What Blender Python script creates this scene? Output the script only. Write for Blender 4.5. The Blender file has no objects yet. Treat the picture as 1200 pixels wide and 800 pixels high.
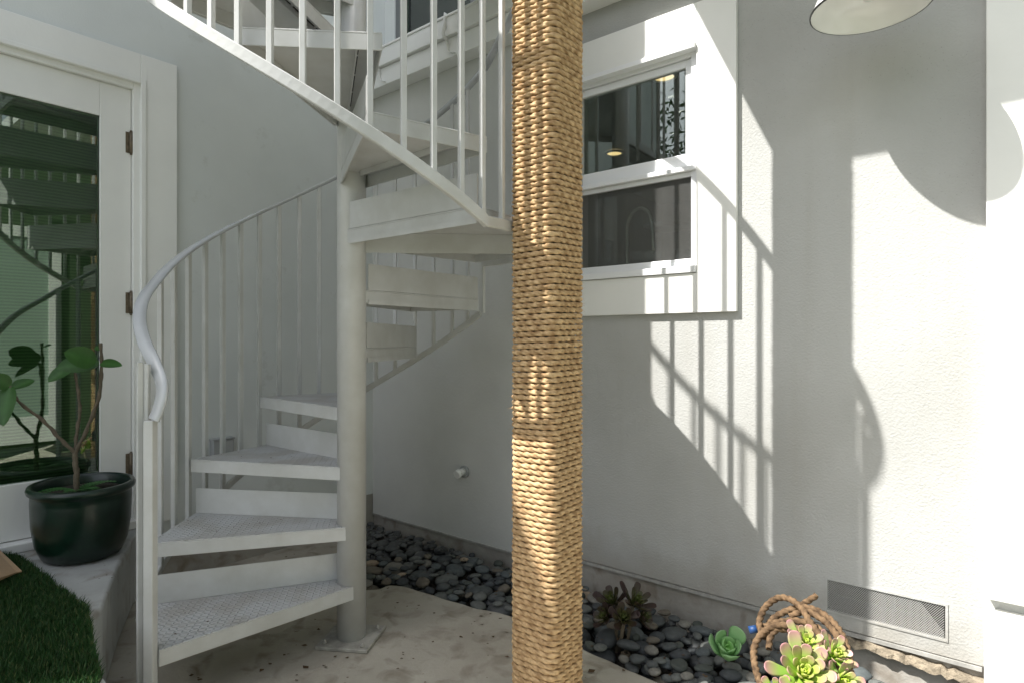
import bpy, bmesh, math, random
import numpy as np
from mathutils import Vector, Matrix, noise
S = bpy.context.scene
col = S.collection
R = math.radians
random.seed(7)

# ---------------------------------------------------------------- camera, sky, sun, exposure
cd = bpy.data.cameras.new('camera'); cam = bpy.data.objects.new('camera', cd); col.objects.link(cam)
cam.location = (0, 0, 1.2); cam.rotation_euler = (R(90), 0, 0)
cd.sensor_width = 36; cd.lens = 36*723/1200; cd.clip_start = .02; cd.clip_end = 600
S.camera = cam
AZ, EL = 15.5, 51.0                                  # the light travels towards azimuth AZ, coming down at EL
sun_dir = Vector((-math.cos(R(AZ))*math.cos(R(EL)), -math.sin(R(AZ))*math.cos(R(EL)), math.sin(R(EL))))
w = bpy.data.worlds.new('World'); S.world = w; w.use_nodes = True
wn = w.node_tree; bg = wn.nodes['Background']
sky = wn.nodes.new('ShaderNodeTexSky'); sky.sky_type = 'NISHITA'; sky.sun_disc = False
sky.sun_elevation = R(EL); sky.sun_rotation = math.atan2(sun_dir.x, sun_dir.y); sky.altitude = 50
sky.dust_density = 2.2; sky.ozone_density = 1.0
hs_n = wn.nodes.new('ShaderNodeHueSaturation'); hs_n.inputs['Saturation'].default_value = .38
wn.links.new(sky.outputs[0], hs_n.inputs['Color']); wn.links.new(hs_n.outputs[0], bg.inputs[0]); bg.inputs[1].default_value = 0.105
sl = bpy.data.lights.new('sun', 'SUN'); so = bpy.data.objects.new('sun', sl); col.objects.link(so)
sl.energy = 3.7; sl.angle = R(.5); sl.color = (1, .97, .92)
so.rotation_euler = sun_dir.to_track_quat('Z', 'Y').to_euler(); so.location = (-6, -2, 8)
S.view_settings.view_transform = 'Standard'; S.view_settings.look = 'None'
S.view_settings.exposure = 1.36; S.view_settings.gamma = 1

# ---------------------------------------------------------------- materials
def nodes(name):
    m = bpy.data.materials.new(name); m.use_nodes = True
    return m, m.node_tree, m.node_tree.nodes['Principled BSDF']
def mat(name, c, rough=.6, var=.0, vscale=6, bump=0, bscale=60, metal=0, c2=None, spec=.5, bdist=.002, detail=4, coat=0):
    m, t, b = nodes(name); N = t.nodes; L = t.links
    b.inputs['Roughness'].default_value = rough; b.inputs['Metallic'].default_value = metal
    b.inputs['Specular IOR Level'].default_value = spec; b.inputs['Coat Weight'].default_value = coat
    b.inputs['Base Color'].default_value = (*c, 1)
    tc = N.new('ShaderNodeTexCoord')
    if var or c2:
        n = N.new('ShaderNodeTexNoise'); n.inputs['Scale'].default_value = vscale; n.inputs['Detail'].default_value = detail
        n.inputs['Roughness'].default_value = .6
        L.new(tc.outputs['Object'], n.inputs['Vector'])
        r = N.new('ShaderNodeValToRGB'); r.color_ramp.elements[0].position = .35; r.color_ramp.elements[1].position = .68
        d = c2 if c2 else tuple(x*(1-var) for x in c)
        r.color_ramp.elements[0].color = (*d, 1); r.color_ramp.elements[1].color = (*c, 1)
        L.new(n.outputs['Fac'], r.inputs['Fac']); L.new(r.outputs[0], b.inputs['Base Color'])
    if bump:
        n2 = N.new('ShaderNodeTexNoise'); n2.inputs['Scale'].default_value = bscale; n2.inputs['Detail'].default_value = 5
        L.new(tc.outputs['Object'], n2.inputs['Vector'])
        bp = N.new('ShaderNodeBump'); bp.inputs['Strength'].default_value = bump; bp.inputs['Distance'].default_value = bdist
        L.new(n2.outputs['Fac'], bp.inputs['Height']); L.new(bp.outputs[0], b.inputs['Normal'])
    return m
def stucco():
    m, t, b = nodes('stucco'); N = t.nodes; L = t.links
    b.inputs['Roughness'].default_value = .85; b.inputs['Specular IOR Level'].default_value = .2
    tc = N.new('ShaderNodeTexCoord')
    n0 = N.new('ShaderNodeTexNoise'); n0.inputs['Scale'].default_value = 1.6; n0.inputs['Detail'].default_value = 6
    r = N.new('ShaderNodeValToRGB'); r.color_ramp.elements[0].color = (.385, .385, .367, 1); r.color_ramp.elements[1].color = (.452, .456, .442, 1)
    r.color_ramp.elements[0].position = .3; r.color_ramp.elements[1].position = .6
    L.new(tc.outputs['Object'], n0.inputs['Vector']); L.new(n0.outputs['Fac'], r.inputs['Fac'])
    # small dark pits
    pv = N.new('ShaderNodeTexVoronoi'); pv.inputs['Scale'].default_value = 75; L.new(tc.outputs['Object'], pv.inputs['Vector'])
    pc = N.new('ShaderNodeMath'); pc.operation = 'LESS_THAN'; pc.inputs[1].default_value = .13; L.new(pv.outputs['Distance'], pc.inputs[0])
    pn = N.new('ShaderNodeTexNoise'); pn.inputs['Scale'].default_value = 5; L.new(tc.outputs['Object'], pn.inputs['Vector'])
    pg = N.new('ShaderNodeMath'); pg.operation = 'GREATER_THAN'; pg.inputs[1].default_value = .53; L.new(pn.outputs['Fac'], pg.inputs[0])
    pm = N.new('ShaderNodeMath'); pm.operation = 'MULTIPLY'; L.new(pc.outputs[0], pm.inputs[0]); L.new(pg.outputs[0], pm.inputs[1])
    ps = N.new('ShaderNodeMath'); ps.operation = 'MULTIPLY'; ps.inputs[1].default_value = .35; L.new(pm.outputs[0], ps.inputs[0])
    mx = N.new('ShaderNodeMixRGB'); mx.inputs[2].default_value = (.22, .22, .2, 1)
    L.new(ps.outputs[0], mx.inputs[0]); L.new(r.outputs[0], mx.inputs[1])
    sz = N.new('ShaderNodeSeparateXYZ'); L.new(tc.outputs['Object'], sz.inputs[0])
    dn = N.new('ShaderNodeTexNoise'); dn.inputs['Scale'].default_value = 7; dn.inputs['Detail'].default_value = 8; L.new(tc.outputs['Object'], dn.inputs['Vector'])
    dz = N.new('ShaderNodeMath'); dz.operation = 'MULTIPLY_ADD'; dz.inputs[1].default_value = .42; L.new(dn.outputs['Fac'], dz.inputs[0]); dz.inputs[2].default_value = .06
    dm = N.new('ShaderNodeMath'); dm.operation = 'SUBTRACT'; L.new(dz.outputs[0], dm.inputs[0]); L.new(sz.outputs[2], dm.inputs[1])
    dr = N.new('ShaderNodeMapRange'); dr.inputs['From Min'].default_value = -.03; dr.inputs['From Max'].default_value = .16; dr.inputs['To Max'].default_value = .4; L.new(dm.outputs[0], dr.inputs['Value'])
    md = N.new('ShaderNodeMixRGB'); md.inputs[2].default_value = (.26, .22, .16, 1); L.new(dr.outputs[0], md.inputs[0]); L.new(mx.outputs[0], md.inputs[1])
    st_m = N.new('ShaderNodeMapping'); st_m.inputs['Scale'].default_value = (9, 9, .5); L.new(tc.outputs['Object'], st_m.inputs['Vector'])
    sn = N.new('ShaderNodeTexNoise'); sn.inputs['Scale'].default_value = 1.2; sn.inputs['Detail'].default_value = 5; L.new(st_m.outputs[0], sn.inputs['Vector'])
    sr = N.new('ShaderNodeMapRange'); sr.inputs['From Min'].default_value = .5; sr.inputs['From Max'].default_value = .8; sr.inputs['To Max'].default_value = .22; L.new(sn.outputs['Fac'], sr.inputs['Value'])
    ms = N.new('ShaderNodeMixRGB'); ms.inputs[2].default_value = (.34, .32, .28, 1); L.new(sr.outputs[0], ms.inputs[0]); L.new(md.outputs[0], ms.inputs[1])
    L.new(ms.outputs[0], b.inputs['Base Color'])
    n1 = N.new('ShaderNodeTexNoise'); n1.inputs['Scale'].default_value = 130; n1.inputs['Detail'].default_value = 4
    n2 = N.new('ShaderNodeTexNoise'); n2.inputs['Scale'].default_value = 24; n2.inputs['Detail'].default_value = 3
    L.new(tc.outputs['Object'], n1.inputs['Vector']); L.new(tc.outputs['Object'], n2.inputs['Vector'])
    a = N.new('ShaderNodeMath'); a.operation = 'MULTIPLY_ADD'; a.inputs[1].default_value = .3
    L.new(n2.outputs['Fac'], a.inputs[0]); L.new(n1.outputs['Fac'], a.inputs[2])
    s2 = N.new('ShaderNodeMath'); s2.operation = 'MULTIPLY_ADD'; s2.inputs[1].default_value = -.8
    L.new(pm.outputs[0], s2.inputs[0]); L.new(a.outputs[0], s2.inputs[2])
    bp = N.new('ShaderNodeBump'); bp.inputs['Strength'].default_value = .6; bp.inputs['Distance'].default_value = .004
    L.new(s2.outputs[0], bp.inputs['Height']); L.new(bp.outputs[0], b.inputs['Normal'])
    return m
def diamond_plate():
    m, t, b = nodes('diamond_plate'); N = t.nodes; L = t.links
    b.inputs['Roughness'].default_value = .5
    tc = N.new('ShaderNodeTexCoord'); mp = N.new('ShaderNodeMapping'); mp.inputs['Scale'].default_value = (58, 58, 58)
    mp.inputs['Rotation'].default_value = (0, 0, .6)
    L.new(tc.outputs['Object'], mp.inputs['Vector'])
    sx = N.new('ShaderNodeSeparateXYZ'); L.new(mp.outputs[0], sx.inputs[0])
    def M(op, a, b_=None, c=None):
        n = N.new('ShaderNodeMath'); n.operation = op
        for i, v in enumerate((a, b_, c)):
            if v is None: continue
            if isinstance(v, (int, float)): n.inputs[i].default_value = v
            else: L.new(v, n.inputs[i])
        return n.outputs[0]
    x, y = sx.outputs[0], sx.outputs[1]
    u = M('SUBTRACT', M('FRACT', x), .5); v = M('SUBTRACT', M('FRACT', y), .5)
    par = M('MULTIPLY_ADD', M('MODULO', M('ABSOLUTE', M('ADD', M('FLOOR', x), M('FLOOR', y))), 2), 2, -1)
    pv = M('MULTIPLY', v, par)
    a = M('ADD', u, pv); c = M('SUBTRACT', u, pv)
    e = M('ADD', M('POWER', M('ABSOLUTE', M('DIVIDE', a, .72)), 2), M('POWER', M('ABSOLUTE', M('DIVIDE', c, .2)), 2))
    h = M('SUBTRACT', 1, M('MINIMUM', e, 1))
    bp = N.new('ShaderNodeBump'); bp.inputs['Strength'].default_value = 1; bp.inputs['Distance'].default_value = .011
    L.new(h, bp.inputs['Height']); L.new(bp.outputs[0], b.inputs['Normal'])
    n = N.new('ShaderNodeTexNoise'); n.inputs['Scale'].default_value = 7; n.inputs['Detail'].default_value = 8; L.new(tc.outputs['Object'], n.inputs['Vector'])
    r = N.new('ShaderNodeValToRGB'); r.color_ramp.elements[0].position = .38; r.color_ramp.elements[1].position = .6
    r.color_ramp.elements[0].color = (.42, .41, .39, 1); r.color_ramp.elements[1].color = (.50, .51, .515, 1)
    L.new(n.outputs['Fac'], r.inputs['Fac']); L.new(r.outputs[0], b.inputs['Base Color'])
    return m
def concrete(name, c1, c2, stain):
    m, t, b = nodes(name); N = t.nodes; L = t.links
    b.inputs['Roughness'].default_value = .8; b.inputs['Specular IOR Level'].default_value = .3
    tc = N.new('ShaderNodeTexCoord')
    n = N.new('ShaderNodeTexNoise'); n.inputs['Scale'].default_value = 2.3; n.inputs['Detail'].default_value = 9; n.inputs['Roughness'].default_value = .65
    L.new(tc.outputs['Object'], n.inputs['Vector'])
    r = N.new('ShaderNodeValToRGB'); r.color_ramp.elements[0].position = .36; r.color_ramp.elements[0].color = (*c1, 1)
    r.color_ramp.elements[1].position = .64; r.color_ramp.elements[1].color = (*c2, 1)
    L.new(n.outputs['Fac'], r.inputs['Fac'])
    n3 = N.new('ShaderNodeTexNoise'); n3.inputs['Scale'].default_value = 9; n3.inputs['Detail'].default_value = 8; n3.inputs['Distortion'].default_value = .6
    L.new(tc.outputs['Object'], n3.inputs['Vector'])
    r3 = N.new('ShaderNodeValToRGB'); r3.color_ramp.elements[0].position = .52; r3.color_ramp.elements[1].position = .74
    r3.color_ramp.elements[0].color = (0, 0, 0, 1); r3.color_ramp.elements[1].color = (.75, .75, .75, 1)
    L.new(n3.outputs['Fac'], r3.inputs['Fac'])
    mx = N.new('ShaderNodeMixRGB'); mx.inputs[2].default_value = (*stain, 1)
    L.new(r3.outputs[0], mx.inputs[0]); L.new(r.outputs[0], mx.inputs[1]); L.new(mx.outputs[0], b.inputs['Base Color'])
    n2 = N.new('ShaderNodeTexNoise'); n2.inputs['Scale'].default_value = 60; n2.inputs['Detail'].default_value = 8
    L.new(tc.outputs['Object'], n2.inputs['Vector'])
    bp = N.new('ShaderNodeBump'); bp.inputs['Strength'].default_value = .4; bp.inputs['Distance'].default_value = .006
    L.new(n2.outputs['Fac'], bp.inputs['Height']); L.new(bp.outputs[0], b.inputs['Normal'])
    return m
def glass(name, tint, tr, rough=0.0, ior=1.5):
    # a thin pane: mirror reflection by Fresnel over a tinted clear view
    m, t, b = nodes(name); N = t.nodes; L = t.links; N.remove(b)
    out = N['Material Output']
    g = N.new('ShaderNodeBsdfGlossy'); g.inputs['Roughness'].default_value = rough; g.inputs['Color'].default_value = (.95, 1, .97, 1)
    tp = N.new('ShaderNodeBsdfTransparent'); tp.inputs['Color'].default_value = (*tint, 1)
    fr = N.new('ShaderNodeFresnel'); fr.inputs['IOR'].default_value = ior
    k = N.new('ShaderNodeMath'); k.operation = 'MULTIPLY'; k.inputs[1].default_value = tr; k.use_clamp = True
    mx = N.new('ShaderNodeMixShader'); L.new(fr.outputs[0], k.inputs[0]); L.new(k.outputs[0], mx.inputs[0])
    L.new(tp.outputs[0], mx.inputs[1]); L.new(g.outputs[0], mx.inputs[2]); L.new(mx.outputs[0], out.inputs['Surface'])
    return m
def attr_mat(name, rough=.5, spec=.5, sss=0, trans=0):
    m, t, b = nodes(name); N = t.nodes; L = t.links
    a = N.new('ShaderNodeAttribute'); a.attribute_name = 'tone'
    L.new(a.outputs['Color'], b.inputs['Base Color']); b.inputs['Roughness'].default_value = rough
    b.inputs['Specular IOR Level'].default_value = spec
    if trans:
        tl = N.new('ShaderNodeBsdfTranslucent'); L.new(a.outputs['Color'], tl.inputs['Color'])
        mx = N.new('ShaderNodeMixShader'); mx.inputs[0].default_value = trans
        L.new(b.outputs[0], mx.inputs[1]); L.new(tl.outputs[0], mx.inputs[2]); L.new(mx.outputs[0], N['Material Output'].inputs['Surface'])
    return m
def pebble_mat():
    m, t, b = nodes('river_stone'); N = t.nodes; L = t.links
    b.inputs['Roughness'].default_value = .72; b.inputs['Specular IOR Level'].default_value = .35
    oi = N.new('ShaderNodeObjectInfo'); r = N.new('ShaderNodeValToRGB'); r.color_ramp.interpolation = 'CONSTANT'
    cs = [(0, (.055, .06, .06)), (.22, (.085, .09, .085)), (.42, (.038, .042, .045)), (.6, (.07, .08, .082)), (.72, (.13, .125, .11)), (.79, (.10, .088, .07)), (.88, (.05, .056, .05)), (.975, (.24, .19, .14))]
    e = r.color_ramp.elements
    e[0].color = (*cs[0][1], 1); e[1].position = cs[1][0]; e[1].color = (*cs[1][1], 1)
    for p, c in cs[2:]:
        q = e.new(p); q.color = (*c, 1)
    L.new(oi.outputs['Random'], r.inputs['Fac'])
    tc = N.new('ShaderNodeTexCoord'); n = N.new('ShaderNodeTexNoise'); n.inputs['Scale'].default_value = 2.2; n.inputs['Detail'].default_value = 8
    L.new(tc.outputs['Object'], n.inputs['Vector'])
    mr = N.new('ShaderNodeMapRange'); mr.inputs['To Min'].default_value = .7; mr.inputs['To Max'].default_value = 2.0; L.new(n.outputs['Fac'], mr.inputs['Value'])
    mx = N.new('ShaderNodeMixRGB'); mx.blend_type = 'MULTIPLY'; mx.inputs[0].default_value = 1
    L.new(r.outputs[0], mx.inputs[1]); L.new(mr.outputs[0], mx.inputs[2]); L.new(mx.outputs[0], b.inputs['Base Color'])
    bp = N.new('ShaderNodeBump'); bp.inputs['Strength'].default_value = .15; bp.inputs['Distance'].default_value = .02
    n4 = N.new('ShaderNodeTexNoise'); n4.inputs['Scale'].default_value = 14; L.new(tc.outputs['Object'], n4.inputs['Vector'])
    L.new(n4.outputs['Fac'], bp.inputs['Height']); L.new(bp.outputs[0], b.inputs['Normal'])
    return m
def rope_mat(name, c1, c2):
    m, t, b = nodes(name); N = t.nodes; L = t.links
    b.inputs['Roughness'].default_value = .85; b.inputs['Specular IOR Level'].default_value = .15
    tc = N.new('ShaderNodeTexCoord')
    n = N.new('ShaderNodeTexNoise'); n.inputs['Scale'].default_value = 45; n.inputs['Detail'].default_value = 6; L.new(tc.outputs['Object'], n.inputs['Vector'])
    r = N.new('ShaderNodeValToRGB'); r.color_ramp.elements[0].position = .35; r.color_ramp.elements[1].position = .65
    r.color_ramp.elements[0].color = (*c1, 1); r.color_ramp.elements[1].color = (*c2, 1)
    L.new(n.outputs['Fac'], r.inputs['Fac']); L.new(r.outputs[0], b.inputs['Base Color'])
    n2 = N.new('ShaderNodeTexNoise'); n2.inputs['Scale'].default_value = 420; n2.inputs['Detail'].default_value = 3; L.new(tc.outputs['Object'], n2.inputs['Vector'])
    bp = N.new('ShaderNodeBump'); bp.inputs['Strength'].default_value = .6; bp.inputs['Distance'].default_value = .0012
    L.new(n2.outputs['Fac'], bp.inputs['Height']); L.new(bp.outputs[0], b.inputs['Normal'])
    return m
def blind_mat():
    m, t, b = nodes('woven_blind'); N = t.nodes; L = t.links
    tc = N.new('ShaderNodeTexCoord'); wv = N.new('ShaderNodeTexWave'); wv.bands_direction = 'Z'; wv.inputs['Scale'].default_value = 22
    wv.inputs['Distortion'].default_value = .6; wv.inputs['Detail'].default_value = 2
    L.new(tc.outputs['Object'], wv.inputs['Vector'])
    r = N.new('ShaderNodeValToRGB'); r.color_ramp.elements[0].color = (.05, .085, .05, 1); r.color_ramp.elements[1].color = (.10, .16, .09, 1)
    L.new(wv.outputs['Fac'], r.inputs['Fac']); L.new(r.outputs[0], b.inputs['Base Color']); b.inputs['Roughness'].default_value = .9
    return m
def emit(name, c, s):
    m, t, b = nodes(name); b.inputs['Emission Color'].default_value = (*c, 1); b.inputs['Emission Strength'].default_value = s
    return m

M_st = stucco()
M_wall = mat('smooth_wall_paint', (.68, .705, .69), .6, var=.10, vscale=1.5, bump=.25, bscale=160, spec=.35)
M_trim = mat('white_trim_paint', (.82, .82, .79), .42, var=.05, vscale=3, bump=.2, bscale=70)
M_vinyl = mat('white_window_frame', (.80, .81, .82), .3)
M_stair = mat('stair_paint', (.565, .57, .56), .36, var=.09, vscale=9, bump=.12, bscale=120, c2=(.50, .50, .48))
def add_specks(m, c, scale, thr, amt):
    t = m.node_tree; N = t.nodes; L = t.links; b = N['Principled BSDF']; src = b.inputs['Base Color'].links[0].from_socket
    tc = N.new('ShaderNodeTexCoord'); n = N.new('ShaderNodeTexNoise'); n.inputs['Scale'].default_value = scale; n.inputs['Detail'].default_value = 9; n.inputs['Roughness'].default_value = .7
    L.new(tc.outputs['Object'], n.inputs['Vector'])
    mr = N.new('ShaderNodeMapRange'); mr.inputs['From Min'].default_value = thr; mr.inputs['From Max'].default_value = thr+.05; mr.inputs['To Max'].default_value = amt; L.new(n.outputs['Fac'], mr.inputs['Value'])
    mx = N.new('ShaderNodeMixRGB'); mx.inputs[2].default_value = (*c, 1); L.new(mr.outputs[0], mx.inputs[0]); L.new(src, mx.inputs[1]); L.new(mx.outputs[0], b.inputs['Base Color'])
add_specks(M_stair, (.20, .13, .07), 26, .69, .7)
add_specks(M_wall, (.42, .42, .38), 3.5, .60, .25)
M_plate = diamond_plate()
add_specks(M_plate, (.16, .12, .08), 17, .66, .7)
M_rail = mat('handrail_paint', (.52, .535, .55), .26, var=.08, vscale=8, spec=.9)
M_slot_shade = mat('gap_shade', (.03, .028, .025), .9)  # near-black colour standing in for the shade in open gaps
M_slab = concrete('patio_concrete', (.35, .32, .265), (.45, .42, .355), (.16, .13, .09))
M_step = concrete('step_concrete', (.33, .335, .325), (.43, .44, .43), (.20, .17, .13))
M_found = concrete('foundation_concrete', (.28, .26, .23), (.42, .40, .36), (.17, .13, .09))
M_brok = mat('broken_concrete', (.36, .30, .22), .95, var=.5, vscale=25, bump=1, bscale=60, bdist=.01)
M_soil = mat('soil', (.035, .028, .02), .95, var=.4, vscale=20, bump=1, bscale=50, bdist=.02)
M_ground = mat('ground', (.10, .12, .06), .9, var=.3, vscale=1, bump=.5, bscale=20)
M_bronze = mat('bronze', (.20, .16, .11), .38, metal=.5, var=.4, vscale=60)
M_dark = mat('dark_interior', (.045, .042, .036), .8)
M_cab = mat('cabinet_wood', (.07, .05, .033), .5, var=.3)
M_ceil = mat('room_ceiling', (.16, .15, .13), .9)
M_chrome = mat('chrome', (.8, .8, .8), .12, metal=1)
M_pot = mat('green_glaze', (.006, .024, .014), .3, var=.5, vscale=14, coat=.08)
M_bark = mat('bark', (.16, .13, .09), .85, var=.4, vscale=40, bump=.8, bscale=90)
M_leaf = attr_mat('leaf', .42, .5, trans=.22)
M_succ = attr_mat('succulent', .38, .45, trans=.12)
M_peb = pebble_mat()
M_rope = rope_mat('sisal_rope', (.32, .20, .10), (.60, .425, .238))
M_rope2 = rope_mat('brown_rope', (.065, .041, .024), (.19, .122, .068))
M_wood = mat('tan_wood', (.42, .28, .16), .5, var=.2, vscale=12)
M_blind = blind_mat()
M_glass = glass('door_glass', (.82, .92, .82), 2.4)
M_wglass = glass('window_glass', (.80, .84, .80), 2.0)
M_mesh = mat('vent_wire', (.5, .5, .48), .5)
M_enamel = mat('white_enamel', (.90, .90, .89), .18, spec=.6)
M_black = mat('black_rim', (.02, .02, .02), .4)
M_blue = mat('blue_tape', (.008, .045, .15), .5)
M_litter = mat('dry_leaf', (.11, .065, .03), .85, var=.5, vscale=30)
M_grass = attr_mat('turf_blade', .55, .3, trans=.15)
M_green = mat('green_boards', (.065, .095, .05), .6, var=.2, vscale=4)
M_lampon = emit('ceiling_lamp_glow', (1, .70, .32), .62)
M_plast = mat('grey_plastic', (.35, .36, .36), .45)

# ---------------------------------------------------------------- helpers
H0 = 1.2; F = 723.
K = np.array([-.918, 4.07]); dR = np.array([.7695, -.6386]); nR = np.array([-.6386, -.7695])   # right wall: along, outward
dL = np.array([-.6386, -.7695]); nL = np.array([.7695, -.6386])                                 # left wall
def W(t, D, z):                                        # point on / before the right wall
    p = K + t*dR + D*nR; return Vector((p[0], p[1], z))
def WL(s, D, z):                                       # point on / before the left wall
    p = K + s*dL + D*nL; return Vector((p[0], p[1], z))
def PX(x, y, Y): return Vector(((x-600)/F*Y, Y, H0-(y-400)/F*Y))
def GP(x, y, z=0):                                     # picture point on the horizontal plane z
    Y = (H0-z)*F/(y-400); return Vector(((x-600)/F*Y, Y, z))
def tag(o, label=None, cat=None, group=None, kind=None):
    if label: o['label'] = label
    if cat: o['category'] = cat
    if group: o['group'] = group
    if kind: o['kind'] = kind
    return o
def thing(name, loc, label, cat, group=None):
    o = bpy.data.objects.new(name, None); col.objects.link(o); o.location = loc; o.empty_display_size = .1
    return tag(o, label, cat, group)
def base_of(o):
    v = Vector((0, 0, 0))
    while o is not None: v = v + o.location; o = o.parent
    return v
def obj(name, bm, m, parent=None, smooth=False, bevel=0, seg=2):
    """bm is given in world coordinates; its origin goes to the parent's base"""
    me = bpy.data.meshes.new(name)
    if isinstance(bm, tuple):
        me.from_pydata([tuple(v) for v in bm[0]], [], bm[1])
    else:
        bm.normal_update(); bm.to_mesh(me); bm.free()
    o = bpy.data.objects.new(name, me); col.objects.link(o)
    if parent is not None:
        o.parent = parent; me.transform(Matrix.Translation(-base_of(parent)))
    for x in (m if isinstance(m, (list, tuple)) else [m]): me.materials.append(x)
    if smooth:
        for p in me.polygons: p.use_smooth = True
    if bevel:
        b = o.modifiers.new('bevel', 'BEVEL'); b.width = bevel; b.segments = seg; b.limit_method = 'ANGLE'; b.angle_limit = R(40)
    return o
def B(): return bmesh.new()
def prism(bm, pts, z0, z1, mi=0):
    """vertical prism over a polygon of xy points"""
    n = len(pts); a = [bm.verts.new((p[0], p[1], z0)) for p in pts]; b = [bm.verts.new((p[0], p[1], z1)) for p in pts]
    fs = [bm.faces.new(a[::-1]), bm.faces.new(b)]
    for i in range(n): fs.append(bm.faces.new((a[i], a[(i+1) % n], b[(i+1) % n], b[i])))
    for f in fs: f.material_index = mi
    bmesh.ops.recalc_face_normals(bm, faces=fs)
def hexa(bm, c, mi=0):
    """box from 8 corners: 4 of one side, 4 of the other in the same order"""
    v = [bm.verts.new(p) for p in c]
    fs = [bm.faces.new([v[i] for i in q]) for q in ((0, 1, 2, 3), (7, 6, 5, 4), (0, 4, 5, 1), (1, 5, 6, 2), (2, 6, 7, 3), (3, 7, 4, 0))]
    for f in fs: f.material_index = mi
    bmesh.ops.recalc_face_normals(bm, faces=fs)
def wbox(bm, P, t0, t1, D0, D1, z0, z1, mi=0):
    hexa(bm, [P(t0, D0, z0), P(t1, D0, z0), P(t1, D0, z1), P(t0, D0, z1), P(t0, D1, z0), P(t1, D1, z0), P(t1, D1, z1), P(t0, D1, z1)], mi)
def frame(bm, P, t0, t1, z0, z1, wdt, D0, D1, bottom=None, top=None):
    bo = wdt if bottom is None else bottom; to = wdt if top is None else top
    wbox(bm, P, t0, t0+wdt, D0, D1, z0, z1); wbox(bm, P, t1-wdt, t1, D0, D1, z0, z1)
    if bo: wbox(bm, P, t0+wdt, t1-wdt, D0, D1, z0, z0+bo)
    if to: wbox(bm, P, t0+wdt, t1-wdt, D0, D1, z1-to, z1)
def cyl(bm, p, q, r0, r1=None, n=20, cap=True, mi=0):
    r1 = r0 if r1 is None else r1; p = Vector(p); q = Vector(q); d = (q-p).normalized()
    a = d.orthogonal().normalized(); b = d.cross(a); ra = []; rb = []
    for i in range(n):
        u = 2*math.pi*i/n; e = a*math.cos(u)+b*math.sin(u)
        ra.append(bm.verts.new(p+e*r0)); rb.append(bm.verts.new(q+e*r1))
    fs = [bm.faces.new((ra[i], ra[(i+1) % n], rb[(i+1) % n], rb[i])) for i in range(n)]
    for f in fs: f.smooth = True
    if cap: fs += [bm.faces.new(ra[::-1]), bm.faces.new(rb)]
    for f in fs: f.material_index = mi
def lathe(bm, c, prof, n=48, sy=1, mi=0):
    c = Vector(c); rings = []
    for r, z in prof:
        rings.append([bm.verts.new(c+Vector((r*math.cos(2*math.pi*i/n), r*sy*math.sin(2*math.pi*i/n), z))) for i in range(n)])
    for a, b in zip(rings, rings[1:]):
        for i in range(n):
            f = bm.faces.new((a[i], a[(i+1) % n], b[(i+1) % n], b[i])); f.smooth = True; f.material_index = mi
    return rings
def sweep(bm, pts, sec, up=Vector((0, 0, 1)), closed_ends=True, smooth=True, sides=None):
    """sec: list of (side, height) offsets"""
    pts = [Vector(p) for p in pts]; rings = []; side0 = None
    for i, p in enumerate(pts):
        t = (pts[min(i+1, len(pts)-1)]-pts[max(i-1, 0)]).normalized()
        s = t.cross(up)
        if s.length < .15 and side0 is not None: s = side0
        s.normalize()
        if side0 is not None:
            if s.dot(side0) < 0: s = -s
        if sides: s = Vector(sides[i]); s = (s-t*s.dot(t)).normalized()
        side0 = s; u = s.cross(t).normalized()
        if sides: rings.append([bm.verts.new(p+s*a-u*b) for a, b in sec]); continue
        if u.z < 0 and abs(t.z) < .9: u = -u
        rings.append([bm.verts.new(p+s*a+u*b) for a, b in sec])
    n = len(sec)
    for a, b in zip(rings, rings[1:]):
        for i in range(n):
            f = bm.faces.new((a[i], a[(i+1) % n], b[(i+1) % n], b[i])); f.smooth = smooth
    if closed_ends: bm.faces.new(rings[0][::-1]); bm.faces.new(rings[-1])
    bmesh.ops.recalc_face_normals(bm, faces=bm.faces[:])
def tube(bm, pts, rad, n=10):
    pts = [Vector(p) for p in pts]; rings = []; a = None
    for i, p in enumerate(pts):
        t = (pts[min(i+1, len(pts)-1)]-pts[max(i-1, 0)]).normalized()
        a = (t.orthogonal() if a is None else a-t*a.dot(t)).normalized(); b = t.cross(a)
        r = rad(i/(len(pts)-1)) if callable(rad) else rad
        rings.append([bm.verts.new(p+(a*math.cos(2*math.pi*k/n)+b*math.sin(2*math.pi*k/n))*r) for k in range(n)])
    for q, s in zip(rings, rings[1:]):
        for i in range(n):
            f = bm.faces.new((q[i], q[(i+1) % n], s[(i+1) % n], s[i])); f.smooth = True
    bm.faces.new(rings[0][::-1]); bm.faces.new(rings[-1])
def catmull(P, k=8):
    P = [Vector(p) for p in P]; P = [P[0]*2-P[1]]+P+[P[-1]*2-P[-2]]; out = []
    for i in range(1, len(P)-2):
        for j in range(k):
            t = j/k; a, b, c, d = P[i-1:i+3]
            out.append(.5*((2*b)+(c-a)*t+(2*a-5*b+4*c-d)*t*t+(3*b-a-3*c+d)*t**3))
    out.append(P[-2]); return out
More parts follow.
